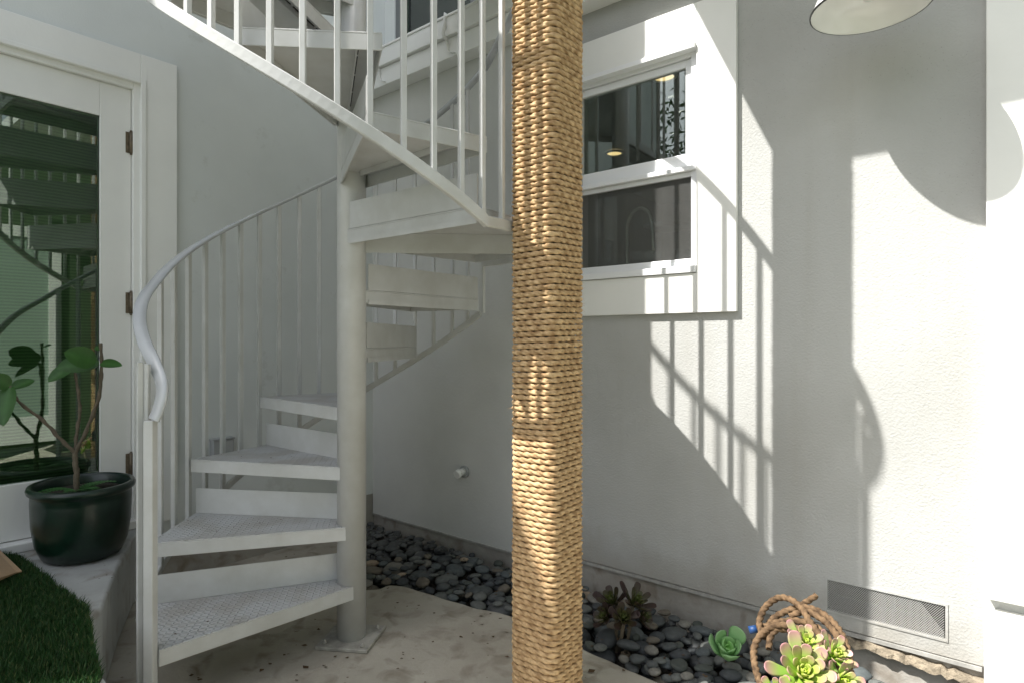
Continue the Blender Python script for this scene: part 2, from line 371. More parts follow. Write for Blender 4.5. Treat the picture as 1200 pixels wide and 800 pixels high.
def wall_sheet(P, t0, t1, z0, z1, holes, thick):
    """a wall with rectangular openings, front face at D=0"""
    bm = B(); ts = sorted({t0, t1, *[h[0] for h in holes], *[h[1] for h in holes]}); zs = sorted({z0, z1, *[h[2] for h in holes], *[h[3] for h in holes]})
    V = {}
    def v(i, j, k):
        if (i, j, k) not in V: V[i, j, k] = bm.verts.new(P(ts[i], -thick*k, zs[j]))
        return V[i, j, k]
    def solid(i, j):
        if not (0 <= i < len(ts)-1 and 0 <= j < len(zs)-1): return False
        a = (ts[i]+ts[i+1])/2; b = (zs[j]+zs[j+1])/2
        return not any(h[0] < a < h[1] and h[2] < b < h[3] for h in holes)
    for i in range(len(ts)-1):
        for j in range(len(zs)-1):
            if not solid(i, j): continue
            for k in (0, 1): bm.faces.new((v(i, j, k), v(i+1, j, k), v(i+1, j+1, k), v(i, j+1, k)))
            if not solid(i-1, j): bm.faces.new((v(i, j, 0), v(i, j+1, 0), v(i, j+1, 1), v(i, j, 1)))
            if not solid(i+1, j): bm.faces.new((v(i+1, j, 0), v(i+1, j+1, 0), v(i+1, j+1, 1), v(i+1, j, 1)))
            if not solid(i, j-1): bm.faces.new((v(i, j, 0), v(i+1, j, 0), v(i+1, j, 1), v(i, j, 1)))
            if not solid(i, j+1): bm.faces.new((v(i, j+1, 0), v(i+1, j+1, 0), v(i+1, j+1, 1), v(i, j+1, 1)))
    bmesh.ops.recalc_face_normals(bm, faces=bm.faces[:])
    return bm

# ---------------------------------------------------------------- ground, patio, step
bm = B(); prism(bm, [(-300, -300), (300, -300), (300, 300), (-300, 300)], -.4, -.10)
tag(obj('ground', bm, M_ground), kind='structure')
edge = [(-.98, 4.06), (-.80, 3.25), (-.74, 3.02), (-.66, 3.0), (-.62, 3.05), (-.547, 3.045), (-.45, 2.98), (-.30, 2.88), (-.15, 2.79), (0, 2.70), (.14, 2.55), (.277, 2.42), (.40, 2.30), (.525, 2.18), (.85, 1.88), (1.35, 1.42), (2.6, .4)]
edge = [Vector((a, b, 0)) for a, b in edge]
e2 = []
for p in catmull(edge, 6):
    e2.append((p.x+noise.noise(p*9)*.012, p.y+noise.noise(p*9+Vector((5, 5, 0)))*.012))
bm = B(); prism(bm, e2+[(3.2, .3), (-5, .3), (-5, 1.2), (-2.4, 1.2), (-2.6, 2.0)], -.095, 0)
obj_slab = tag(obj('patio', bm, M_slab, bevel=.012), kind='structure')
# soil under the stones
bm = B(); a = W(-.05, .02, 0); b = W(5, .02, 0); c = W(5, 1.0, 0); d = W(1.9, .8, 0); e = W(-.05, .9, 0)
prism(bm, [a.xy, b.xy, c.xy, d.xy, e.xy], -.098, -.055)
tag(obj('soil_bed', bm, M_soil), kind='structure')
# raised concrete step by the door
st = [WL(1.30, 0, 0).xy, (-1.745, 2.90), (-1.72, 2.80), (-1.56, 2.44), (-1.40, 2.12), (-1.375, 2.07), (-1.375, 2.03), (-1.36, 1.99), (-1.22, 1.80), (-1.05, 1.58), (-.9, 1.0), (-1.0, -1.5), (-4.4, -1.5), WL(3.6, 0, 0).xy]
bm = B(); prism(bm, st, .002, .31)
tag(obj('concrete_step', bm, M_step, bevel=.014, seg=3), kind='structure')

# ---------------------------------------------------------------- the house
house = thing('house', W(0, 0, 0), 'pale grey house with glass door and kitchen window, its walls meeting behind the spiral staircase', 'house')
Z_ST = .135
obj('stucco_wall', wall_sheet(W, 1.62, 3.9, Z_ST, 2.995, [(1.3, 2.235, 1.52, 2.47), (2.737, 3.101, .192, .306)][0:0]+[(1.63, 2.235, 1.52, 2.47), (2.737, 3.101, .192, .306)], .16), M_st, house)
bm = wall_sheet(W, 0, 1.617, .072, 2.995, [(1.39, 1.616, 1.52, 2.47)], .16)
obj('plaster_wall', bm, mat('plaster_wall_paint', (.62, .62, .59), .75, var=.14, vscale=1.3, bump=.5, bscale=70), house)
obj('door_wall', wall_sheet(WL, -1.6, 4.1, .20, 5.03, [(1.40, 3.16, .335, 2.44)], .16), M_wall, house)
bm = B(); wbox(bm, WL, -1.6, 2.2, -.16, 0, 5.031, 5.5); obj('sun_block_wall', bm, M_wall, house)  # unseen raised wall piece, added to keep the sun off the gutter
# foundations
bm = B(); wbox(bm, W, -.02, 1.6, -.17, -.012, -.2, .071); wbox(bm, W, 1.6, 3.9, -.17, -.016, -.2, .133)
n0 = len(bm.verts)
obj('foundation', bm, M_found, house, bevel=.006)
bm = B(); wbox(bm, WL, 3.94, 4.1, -4.5, -.161, -.2, 5.03); obj('end_wall', bm, M_wall, house)
bm = B(); wbox(bm, WL, -.02, 4.11, -.17, -.006, -.2, .199)
obj('foundation', bm, M_found, house)
bm = B(); wbox(bm, W, 1.628, 3.2, -.004, .007, .118, .131); wbox(bm, W, .0, 1.59, -.01, .004, .063, .073)
obj('weep_screed', bm, mat('screed_metal', (.42, .41, .38), .6, var=.3, vscale=20), house)
bm = B()
random.seed(3); prof = []
for i in range(26):
    t = 2.78+i*.0172; prof.append((t, .095+random.uniform(-.006, .01)-.03*(i/26), .018+random.uniform(-.005, .006)))
for (t0, z0, D0), (t1, z1, D1) in zip(prof, prof[1:]):
    hexa(bm, [W(t0, -.02, z0-.010), W(t1, -.02, z1-.010), W(t1, -.02, z1+.022), W(t0, -.02, z0+.022), W(t0, D0, z0-.006), W(t1, D1, z1-.006), W(t1, D1*.7, z1+.018), W(t0, D0*.7, z0+.018)])
obj('broken_edge', bm, M_brok, house)
# right trim pilaster with its base block
bm = B(); wbox(bm, W, 3.212, 3.9, .0, .05, .375, 3.2); wbox(bm, W, 3.207, 3.9, .0, .062, -.1, .335)
obj('corner_trim', bm, M_trim, house, bevel=.003)
# gutter board with brackets
bm = B(); wbox(bm, W, 0.004, 2.45, .001, .105, 2.79, 2.90); wbox(bm, W, 0.004, 2.45, .001, .128, 2.903, 3.02)
wbox(bm, W, 0.004, 2.45, .128, .136, 3.005, 3.02)
obj('gutter', bm, M_trim, house, bevel=.004)
for t in (.22, .82, 1.45, 2.1):
    bm = B(); pts = [W(t, .131, 3.03), W(t, .14, 2.96), W(t, .15, 2.905), W(t, .125, 2.885), W(t, .108, 2.83), W(t+.05, .108, 2.80)]
    sweep(bm, catmull(pts, 4), [(-.011, -.003), (.011, -.003), (.011, .003), (-.011, .003)], up=Vector((dR[0], dR[1], 0)))
    obj('gutter_bracket', bm, M_trim, house)
# roof deck carried by the post, and the floor of the roof terrace behind the gutter
bm = B(); wbox(bm, W, 1.885, 5.0, -1.5, .99, 3.36, 3.49)
obj('roof_deck', bm, M_trim, house)
bm = B(); wbox(bm, W, 0.0, 1.93, -1.6, -.0, 3.0, 3.03)
obj('terrace_floor', bm, M_trim, house)
bm = wall_sheet(W, -.02, 3.9, 3.035, 5.2, [(.10, 1.55, 3.07, 5.0)], .12)
bm2 = B()
o = obj('upper_wall', bm, M_wall, house); 
for v in o.data.vertices: v.co.x -= nR[0]*.10; v.co.y -= nR[1]*.10
ud = obj('terrace_door', (lambda b: (frame(b, W, .10, .84, 3.04, 5.0, .06, -.17, -.11), frame(b, W, .80, 1.55, 3.04, 5.0, .06, -.14, -.095), b)[-1])(B()), mat('bronze_frame', (.16, .17, .17), .4), house)
bm = B(); wbox(bm, W, .16, 1.5, -.155, -.150, 3.1, 4.94)
obj('pane', bm, M_glass, ud)
bm = B(); wbox(bm, W, -.02, 1.9, -1.2, -1.15, 3.04, 5.1); obj('terrace_room_wall', bm, M_dark, house)

# --- kitchen window
win = obj('window', (lambda b: (frame(b, W, 1.22, 2.402, 1.322, 2.642, .17, .001, .024), b)[-1])(B()), M_trim, house, bevel=.002)
bm = B(); frame(bm, W, 1.392, 2.231, 1.524, 2.466, .034, -.10, -.002)
wbox(bm, W, 1.39, 2.2305, -.03, .040, 2.448, 2.4695)            # head drip cap
wbox(bm, W, 1.3925, 2.2305, -.012, .034, 1.494, 1.5238)           # sill nose
obj('frame', bm, M_vinyl, win, bevel=.002)
bm = B(); frame(bm, W, 1.428, 2.197, 1.957, 2.43, .032, -.052, -.018, bottom=.062)
wbox(bm, W, 1.43, 2.222, -.018, .014, 1.936, 1.956)
obj('upper_sash', bm, M_vinyl, win, bevel=.002)
bm = B(); frame(bm, W, 1.428, 2.215, 1.526, 1.935, .020, -.030, -.008, bottom=.026)
obj('lower_sash', bm, M_vinyl, win, bevel=.002)
bm = B(); wbox(bm, W, 1.45, 2.18, -.037, -.033, 2.0, 2.41); wbox(bm, W, 1.44, 2.2, -.07, -.066, 1.54, 1.93)
obj('pane', bm, M_wglass, win)
bm = B(); wbox(bm, W, 1.80, 1.84, -.0075, -.0045, 1.531, 1.538); wbox(bm, W, 1.855, 1.90, -.0075, -.003, 1.530, 1.540)
obj('sash_writing_marks', bm, M_black, win)  # dark marks added in place of small writing on the sash
# insect screen in the lower half: fine real wires
bm = B()
for i in range(250):
    t = 1.446+i*.00302; wbox(bm, W, t, t+.00045, -.0205, -.0195, 1.552, 1.916)
for i in range(120):
    z = 1.553+i*.00303; wbox(bm, W, 1.446, 2.2, -.0185, -.0175, z, z+.00045)
obj('insect_screen', bm, mat('screen_wire', (.22, .22, .21), .6), win)
# kitchen behind the window
bm = B()
def room(P, t0, t1, D1, z0, z1, ms):
    q = lambda a: a
    for c, mi in (([P(t0, D1, z0), P(t1, D1, z0), P(t1, D1, z1), P(t0, D1, z1)], 0), ([P(t0, -.165, z0), P(t0, D1, z0), P(t0, D1, z1), P(t0, -.165, z1)], 0),
                  ([P(t1, -.165, z0), P(t1, D1, z0), P(t1, D1, z1), P(t1, -.165, z1)], 0), ([P(t0, -.165, z1), P(t1, -.165, z1), P(t1, D1, z1), P(t0, D1, z1)], 1),
                  ([P(t0, -.165, z0), P(t1, -.165, z0), P(t1, D1, z0), P(t0, D1, z0)], 0)):
        f = bm.faces.new([bm.verts.new(v) for v in c]); f.material_index = mi
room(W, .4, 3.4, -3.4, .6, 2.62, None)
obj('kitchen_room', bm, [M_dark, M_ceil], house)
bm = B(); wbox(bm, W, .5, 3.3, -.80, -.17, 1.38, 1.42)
tag(obj('kitchen_counter', bm, M_cab), 'dark counter top behind the kitchen window', 'counter')
bm = B(); wbox(bm, W, .45, 1.5, -3.3, -2.9, 1.5, 1.54); wbox(bm, W, .45, 1.5, -3.3, -2.9, 1.86, 1.9); wbox(bm, W, .45, 1.5, -3.3, -2.9, 2.3, 2.34); wbox(bm, W, 1.48, 1.53, -3.35, -2.85, 1.2, 2.6); wbox(bm, W, .44, 1.48, -3.38, -3.33, 1.2, 2.6)
tag(obj('wall_shelf', bm, M_cab), 'dark wooden shelves at the back of the kitchen', 'shelf')
for x, y, lb in ((778, 89, 'lit round ceiling lamp seen high in the kitchen window, the larger nearer one'), (720, 179, 'lit round ceiling lamp deeper in the kitchen, the smaller lower one')):
    Y = (2.61-H0)*F/(400-y); c = Vector(((x-600)/F*Y, Y, 2.61))
    t = thing('ceiling_lamp', c, lb, 'ceiling lamp', 'recessed kitchen ceiling lamps')
    b = B(); cyl(b, c, c-Vector((0, 0, .006)), .052, n=28); obj('lamp_disc', b, M_lampon, t)
    b = B(); lathe(b, c, [(.054, 0), (.054, -.012), (.068, -.010), (.070, 0)], 28); obj('trim_ring', b, M_trim, t)
# tap
p0 = PX(735, 309, 3.0); p0.z = 1.42
t = thing('kitchen_tap', p0, 'tall curved chrome tap behind the lower kitchen window pane', 'tap')
b = B(); q = Vector((p0.x, p0.y, 0)); d = Vector((dR[0], dR[1], 0))
pts = [q+Vector((0, 0, z)) for z in (1.42, 1.55, 1.68, 1.76)]+[q+d*.03+Vector((0, 0, 1.82)), q+d*.075+Vector((0, 0, 1.838)), q+d*.12+Vector((0, 0, 1.80)), q+d*.135+Vector((0, 0, 1.71)), q+d*.14+Vector((0, 0, 1.62))]
tube(b, catmull(pts, 6), .010); obj('spout', b, M_chrome, t)
b = B(); cyl(b, q+Vector((0, 0, 1.42)), q+Vector((0, 0, 1.47)), .022); obj('tap_base', b, M_chrome, t)
# little jar on the sill inside
p1 = W(1.70, -2.7, 1.42)
b = B(); lathe(b, W(1.52, -.4, 1.42), [(0, 0), (.035, 0), (.045, .05), (.042, .09), (.03, .1), (0, .1)], 20)
tag(obj('terracotta_jar', b, mat('terracotta', (.35, .16, .07), .6)), 'small terracotta jar on the counter at the left of the kitchen window', 'jar')

# --- vent
vent = obj('foundation_vent', (lambda b: (frame(b, W, 2.7295, 3.1085, .1845, .3135, .0078, -.03, .0035), b)[-1])(B()), M_st, house)
bm = B()
t0, t1, z0, z1 = 2.737, 3.097, .193, .303; u = Vector((0, 0, 1)); hh = z1-z0
for i in range(-16, 56):
    for sgn in (1, -1):
        a0 = t0+i*.0068; za, zb = z0, z1; ta, tb = a0, a0+sgn*hh*.8
        def clip(ta, za, tb, zb):
            pts = []
            for lim in (t0, t1):
                if (ta-lim)*(tb-lim) < 0:
                    k = (lim-ta)/(tb-ta); zc = za+k*(zb-za)
                    if (ta < t0 and lim == t0) or (ta > t1 and lim == t1): ta, za = lim, zc
                    else: tb, zb = lim, zc
            return ta, za, tb, zb
        if max(ta, tb) <= t0 or min(ta, tb) >= t1: continue
        ta, za, tb, zb = clip(ta, za, tb, zb)
        D = -.001 if sgn > 0 else -.0024
        wd = .0008
        hexa(bm, [W(ta-wd, D, za), W(ta+wd, D, za), W(tb+wd, D, zb), W(tb-wd, D, zb), W(ta-wd, D-.0012, za), W(ta+wd, D-.0012, za), W(tb+wd, D-.0012, zb), W(tb-wd, D-.0012, zb)])
obj('wire_mesh', bm, M_mesh, vent)
bm = B(); frame(bm, W, 2.7375, 3.1005, .1925, .3055, .003, -.159, -.012); obj('shade_lining', bm, mat('shade_lining', (.07, .065, .055), .8), vent)  # dark sheets added inside the opening; their colour stands in for shade
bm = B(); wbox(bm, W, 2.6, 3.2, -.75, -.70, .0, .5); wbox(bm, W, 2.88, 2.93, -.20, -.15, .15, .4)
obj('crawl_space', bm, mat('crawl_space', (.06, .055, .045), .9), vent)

# --- glass door on the left wall
door = obj('door', (lambda b: (frame(b, WL, 1.428, 2.33, .352, 2.412, .131, -.055, -.012, bottom=.24, top=.16), b)[-1])(B()), M_trim, house, bevel=.003)
bm = B(); frame(bm, WL, 2.336, 3.13, .352, 2.412, .131, -.055, -.012, bottom=.24, top=.16); obj('door', bm, M_trim, house, bevel=.003)
bm = B(); wbox(bm, WL, 1.55, 2.21, -.036, -.030, .58, 2.26); wbox(bm, WL, 2.45, 3.01, -.036, -.030, .58, 2.26)
obj('pane', bm, M_glass, door)
bm = B(); frame(bm, WL, 1.556, 2.202, .586, 2.256, .004, -.030, -.020); obj('glazing_bead', bm, M_black, door)
bm = B(); frame(bm, WL, 1.233, 3.33, .31, 2.585, .165, .001, .028, bottom=0, top=.145); obj('door_casing', bm, M_trim, house, bevel=.003)
bm = B(); frame(bm, WL, 1.392, 3.166, .33, 2.447, .034, -.09, .012, bottom=0); frame(bm, WL, 1.378, 3.18, .33, 2.462, .022, .0285, .037, bottom=0)
obj('door_jamb', bm, M_trim, house, bevel=.003)
bm = B(); wbox(bm, WL, 1.40, 3.16, -.09, .05, .311, .348); obj('threshold', bm, M_trim, house, bevel=.004)
for z in (2.155, 1.384, .613):
    bm = B(); cyl(bm, WL(1.430, -.004, z-.052), WL(1.430, -.004, z+.052), .0085, n=12)
    for k in (-.058, .054): cyl(bm, WL(1.430, -.004, z+k), WL(1.430, -.004, z+k+.004), .006, n=10)
    wbox(bm, WL, 1.434, 1.452, -.0115, -.0085, z-.05, z+.05); wbox(bm, WL, 1.408, 1.4255, -.003, .0, z-.05, z+.05)
    obj('hinge', bm, M_bronze, door)
bm = B()
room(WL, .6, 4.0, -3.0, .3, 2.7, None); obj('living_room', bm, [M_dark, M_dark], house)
bm = B(); wbox(bm, WL, 1.45, 3.12, -.11, -.105, .36, 2.42)
tag(obj('window_blind', bm, M_blind), 'dark green woven blind hanging behind the glass of the left door', 'blind')

# --- wall fittings
p = W(.844, 0, .458)
t = thing('wall_spigot', p, 'small white round pipe stub sticking out of the wall under the stairs', 'pipe stub')
b = B(); cyl(b, W(.844, 0, .458), W(.844, .012, .458), .034, n=24); obj('flange', b, M_plast, t)
b = B(); cyl(b, W(.844, .012, .458), W(.844, .055, .458), .021, n=20); cyl(b, W(.844, .045, .458), W(.844, .07, .450), .026, n=6); obj('cap', b, M_trim, t)
b = B(); wbox(b, WL, .95, 1.06, .001, .045, .59, .68); wbox(b, WL, .945, 1.065, .0, .05, .681, .69)
tag(obj('outlet_box', b, M_plast, bevel=.004), 'grey weatherproof outlet box low on the door wall behind the balusters', 'outlet box')

# ---------------------------------------------------------------- spiral staircase
C = Vector((-.647, 2.49, 0)); RISE = .2345; RT = .722; RB = .76
stair = thing('spiral_staircase', C, 'pale grey painted steel spiral staircase with diamond plate treads and thin square balusters', 'staircase')
def P(th, r, z): return Vector((C.x+r*math.cos(R(th)), C.y+r*math.sin(R(th)), z))
bm = B(); cyl(bm, C+Vector((0, 0, .015)), C+Vector((0, 0, 4.2)), .057, n=40); obj('column', bm, M_stair, stair)
bm = B(); hexa(bm, [C+Vector((x, y, 0.001)) for x, y in ((-.12, -.09), (.09, -.12), (.12, .09), (-.09, .12))]+[C+Vector((x, y, .015)) for x, y in ((-.12, -.09), (.09, -.12), (.12, .09), (-.09, .12))])
bp = obj('base_plate', bm, mat('dirty_paint', (.45, .43, .38), .6, var=.45, vscale=18, bump=.3), stair, bevel=.003)
for x, y in ((-.09, -.065), (.065, -.09), (.09, .065), (-.065, .09)):
    b = B(); c = C+Vector((x, y, .015)); cyl(b, c, c+Vector((0, 0, .008)), .010, n=6); cyl(b, c, c+Vector((0, 0, .016)), .005, n=10); obj('bolt', b, bp.data.materials[0], bp)
def lip(bm, p, q, z0, z1, th, inside):
    d = (q-p).normalized(); n = Vector((-d.y, d.x, 0))
    if n.dot(inside-p) < 0: n = -n
    hexa(bm, [Vector((*v.xy, z)) for v, z in ((p, z0), (q, z0), (q, z1), (p, z1), (p+n*th, z0), (q+n*th, z0), (q+n*th, z1), (p+n*th, z1))])
def make_tread(thf, thb, z, arc=None, riser=True, slots=True, name='tread'):
    # pan: plate with lips folded down; front edge passes beside the column
    df = Vector((math.cos(R(thf)), math.sin(R(thf)), 0)); nf = Vector((-df.y, df.x, 0))     # nf: towards larger angle = front side
    db = Vector((math.cos(R(thb)), math.sin(R(thb)), 0)); nb = Vector((-db.y, db.x, 0))
    i_f = C+nf*.050+df*.02; i_b = C-nb*.045+db*.02
    outs = [P(a, RT, 0) for a in (arc or (thf, thb))]
    poly = [i_f]+outs+[i_b]
    bm = B(); prism(bm, [v.xy for v in poly], z-.006, z)
    bm.normal_update()
    for f in bm.faces: f.material_index = 1 if f.normal.z > .9 else 0
    mid = (poly[0]+poly[1]+poly[-1]+poly[-2])/4
    for i in range(len(poly)):
        p, q = poly[i], poly[(i+1) % len(poly)]
        if i == len(poly)-1: continue
        lip(bm, p, q, z-.054, z-.0061, .005, mid)
    o = obj(name, bm, [M_stair, M_plate], stair, bevel=.0015, seg=1)
    if riser:
        bm = B(); a = C-nb*.043+db*.05; e = P(thb, RT-.004, 0)-nb*.000
        lip(bm, Vector((a.x, a.y, 0)), Vector((e.x, e.y, 0)), z+.001, z+.106, .004, mid)
        lip(bm, Vector((a.x, a.y, 0))-nb*.002, Vector((e.x, e.y, 0))-nb*.002, z-.058, z-.038, .0016, mid-nb*5)
        obj('riser', bm, M_stair, o)
    if slots:
        bm = B(); a = poly[0].lerp(poly[1], .1); n = (mid-a); d = (poly[1]-poly[0]).normalized(); n = n-d*n.dot(d); n.normalize()
        for k in range(4):
            p = a+d*(.03+k*.15)+n*.06; q = p+d*.135
            hexa(bm, [Vector((*v.xy, zz)) for v, zz in ((p, z-.0075), (q, z-.0075), (q+n*.005, z-.0075), (p+n*.005, z-.0075), (p, z-.0062), (q, z-.0062), (q+n*.005, z-.0062), (p+n*.005, z-.0062))])
        obj('slot_shade_strip', bm, M_slot_shade, o)  # solid dark strips painted as the shade of gaps under the tread
        bm = B(); p = a+n*.066; q = a+n*.066+d*.60
        lip(bm, p, q, z-.028, z-.0064, .004, mid); obj('stiffener', bm, M_stair, o)
    return o
for k in range(1, 7):
    thb = 228-30*k; make_tread(thb+32.5, thb, RISE*k)
make_tread(50, -42, RISE*7, arc=(50, 35, 20, 5, -10, -26, -42), name='landing')
bm = B(); lip(bm, P(3, .05, 0), P(3, .72, 0), RISE*7-.085, RISE*7-.007, .005, P(0, .5, 0)); obj('landing_beam', bm, M_stair, stair)
for k in range(8, 13):
    thb = -72-30*(k-8); make_tread(thb+33.5, thb, RISE*k)
# top platform that joins the roof terrace
tp = [P(a, .80, 0).xy for a in (-157, -180, -200, -220, -240, -260, -280)]+[W(.98, .14, 0).xy, W(1.92, .14, 0).xy, P(14, .07, 0).xy]
bm = B(); prism(bm, tp, 3.04, 3.094)
obj('top_platform', bm, [M_stair], stair)
# rails
def rect(w, h, r=.004):
    a, b = w/2, h/2
    return [(-a+r, -b), (a-r, -b), (a, -b+r), (a, b-r), (a-r, b), (-a+r, b), (-a, b-r), (-a, -b+r)]
SL = .238/30
zl = lambda th: 1.355-SL*(th-48)                         # lower flight bottom rail
zu = lambda th: 1.846+(-75-th)*SL-.026*math.sin(math.pi*min(1, max(0, (-42-th)/90)))                        # upper flight bottom rail
hl = lambda th: 2.07+(108-th)*SL                         # lower flight handrail
HU = 1.235; RU = .785
hu = lambda th: zu(th)+HU
bm = B(); sweep(bm, [P(t, RB, zl(t)) for t in range(197, 47, -3)], rect(.016, .030), smooth=False); obj('bottom_rail', bm, M_stair, stair)
bm = B(); sweep(bm, [P(t, RB, 1.586) for t in range(48, -40, -4)]+[P(t, RB, zu(t)) for t in range(-42, -167, -2)], rect(.022, .036, .003), smooth=False); obj('bottom_rail', bm, M_stair, stair)
rl = lambda t: RB-.028*min(1, max(0, (t-140)/50))
pts = [P(t, rl(t), hl(t)) for t in range(48, 206, 4)]
pts = pts[:-5]+catmull([P(188, rl(188), hl(188)), PX(169, 349, 2.25), PX(163.5, 373, 2.14), PX(169, 400, 2.05), PX(181, 425, 1.985), PX(189.5, 446, 1.95), PX(190, 463, 1.935), PX(186, 479, 1.93), PX(180.5, 492, 1.925)], 8)
# flat handrail with a rounded upper face
def side_of(p):
    d = Vector((p.x-C.x, p.y-C.y, 0)).normalized(); k = min(1, max(0, (2.2-p.y)/.26)); k = k*k*(3-2*k) if p.x < -1.0 else 0
    return d.lerp(Vector((-.95, .30, 0)), k).normalized()
hs = [(-.0195, -.006), (.0195, -.006), (.021, 0), (.016, .007), (.007, .010), (-.007, .010), (-.016, .007), (-.021, 0)]
bm = B(); sweep(bm, pts, hs, sides=[side_of(p) for p in pts]); obj('handrail', bm, M_rail, stair)
pts = [P(48, RB, hl(48)), P(43, RB, 2.61), P(33, RB, 2.71), P(25, RB, 2.765), P(18, RB, 2.78)]+[P(t, RB, 2.78) for t in range(12, -40, -4)]+[P(t, RB if t > -50 else RU, hu(t)) for t in range(-42, -167, -4)]
bm = B(); sweep(bm, pts, hs); obj('handrail', bm, M_rail, stair)
def baluster(th, z0, z1, r=RB, w=.0168):
    bm = B(); c = P(th, r, 0); d = Vector((math.cos(R(th)), math.sin(R(th)), 0))*w/2; e = Vector((-d.y, d.x, 0))
    q = [c+d+e, c-d+e, c-d-e, c+d-e]
    prism(bm, [v.xy for v in q], z0, z1)
    obj('baluster', bm, M_stair, stair, bevel=.0015, seg=1)
def theta(x, lo, hi):                                    # angle whose rail point shows at picture column x
    for _ in range(40):
        m = (lo+hi)/2; p = P(m, RB, 0)
        if 600+F*p.x/p.y > x: lo = m
        else: hi = m
    return m
for x in (188, 204, 221, 240.5, 261, 282, 304, 327, 351, 374, 397, 419):
    th = theta(x, 90, 186); baluster(th, zl(th)-.01, hl(th), w=.019)
for x in (441, 463, 486, 508, 530, 548):
    th = theta(x, 50, 100); baluster(th, zl(th)-.01, hl(th))
baluster(226.5, .12, 1.135, w=.016)
baluster(48.5, 1.34, 2.55)
for th in (39, 30.5, 22, 13.5, 5, -3.5, -12, -20.5, -28.5, -36.2): baluster(th, 1.59, 2.71 if th > 30 else 2.78)
for th in (-43.4, -49.9, -57.2, -64.3, -71.6, -78.4, -85.5, -92.4, -99.5, -106.1, -112.7, -119.6, -126.6, -133.6, -140.6, -147.6, -154.6, -161.6): baluster(th, zu(th), hu(th))
for x, y, zt, ww in ((-1.128, 1.925, .955, .030), (-1.153, 1.950, 1.13, .016)):
    bm = B(); prism(bm, [(x-ww/2, y-ww/2), (x+ww/2, y-ww/2), (x+ww/2, y+ww/2), (x-ww/2, y+ww/2)], .001, zt)
    obj('newel_post', bm, M_stair, stair, bevel=.003)
bm = B(); cyl(bm, W(.06, .5, 0)*0+P(84, .20, 2.0), P(84, .20, 2.03), .02); bm.free()

# ---------------------------------------------------------------- post wrapped in rope
pc = Vector((.119, 2.075, 0)); post = thing('rope_wrapped_post', pc, 'square post wrapped from top to bottom in tan sisal rope in front of the window', 'post')
hs_ = .074
def sq(h): return [(pc+Vector((dR[0], dR[1], 0))*a*h+Vector((nR[0], nR[1], 0))*b*h).xy for a, b in ((-1, -1), (1, -1), (1, 1), (-1, 1))]
bm = B(); prism(bm, sq(hs_), .001, 3.359); obj('timber_core', bm, M_bark, post, bevel=.03, seg=4)
def strand_rope(centre, T, N, rad, lay, step, nv=24, phase=0, amp=.24):
    """three strand rope along arrays of centres with a frame; returns verts, faces"""
    n = len(centre); Bv = np.cross(T, N); ph = np.linspace(0, 2*np.pi, nv, endpoint=False)
    tau = 2*np.pi*np.arange(n)*step/lay+phase
    a = ph[None, :]-tau[:, None]
    aa = np.mod(a+np.pi/3, 2*np.pi/3)-np.pi/3; rr = rad*(.46*np.cos(aa)+np.sqrt(np.maximum(.2916-.2116*np.sin(aa)**2, .004)))
    V = centre[:, None, :]+N[:, None, :]*(rr*np.cos(ph))[:, :, None]+Bv[:, None, :]*(rr*np.sin(ph))[:, :, None]
    i = np.arange(n-1)[:, None]*nv; j = np.arange(nv)[None, :]; j2 = (j+1) % nv
    Fq = np.stack([i+j, i+j2, i+nv+j2, i+nv+j], -1).reshape(-1, 4)
    return V.reshape(-1, 3), Fq
def mesh_np(name, V, Fq, m, parent=None, smooth=True, tones=None):
    me = bpy.data.meshes.new(name); V = np.asarray(V, dtype=np.float32); Fq = np.asarray(Fq, dtype=np.int32)
    if parent is not None: V = V-np.array(base_of(parent), dtype=np.float32)
    k = Fq.shape[1]
    me.vertices.add(len(V)); me.vertices.foreach_set('co', V.ravel())
    me.loops.add(Fq.size); me.loops.foreach_set('vertex_index', Fq.ravel())
    me.polygons.add(len(Fq)); me.polygons.foreach_set('loop_start', np.arange(0, Fq.size, k, dtype=np.int32))
    me.polygons.foreach_set('loop_total', np.full(len(Fq), k, dtype=np.int32))
    me.update(calc_edges=True); me.validate()
    if smooth: me.polygons.foreach_set('use_smooth', np.ones(len(Fq), dtype=bool))
    if tones is not None:
        at = me.color_attributes.new('tone', 'FLOAT_COLOR', 'POINT')
        at.data.foreach_set('color', np.concatenate([tones, np.ones((len(V), 1))], 1).astype(np.float32).ravel())
    me.materials.append(m)
    o = bpy.data.objects.new(name, me); col.objects.link(o)
    if parent is not None: o.parent = parent
    return o
rng = np.random.default_rng(4)
rr_, pitch, hc, rc = .0096, .0186, .0872, .030
seg = 2*(hc-rc); arc = math.pi/2*rc; per = 4*(seg+arc); step = .0046
n = int(per*(3.345/pitch)/step); s = np.arange(n)*step; sp = np.mod(s, per); side = np.floor(sp/(seg+arc)).astype(int); q = sp-side*(seg+arc)
lx = np.where(q < seg, q-seg/2, seg/2+rc*np.sin(np.clip((q-seg)/rc, 0, None)))
ly = np.where(q < seg, -hc, -hc+rc*(1-np.cos(np.clip((q-seg)/rc, 0, None))))
an = np.where(q < seg, 0, np.clip((q-seg)/rc, 0, None))
nx, ny = np.sin(an), -np.cos(an)
ca, sa = np.cos(side*np.pi/2), np.sin(side*np.pi/2)
X, Yv = ca*lx-sa*ly, sa*lx+ca*ly; NX, NY = ca*nx-sa*ny, sa*nx+ca*ny
turn = s/per
ta = np.interp(s, np.arange(0, s[-1]+1, .13), rng.normal(0, .0006, len(np.arange(0, s[-1]+1, .13))))
tb = np.interp(s, np.arange(0, s[-1]+1, .21), rng.normal(0, .0007, len(np.arange(0, s[-1]+1, .21))))
X = X+NX*tb; Yv = Yv+NY*tb
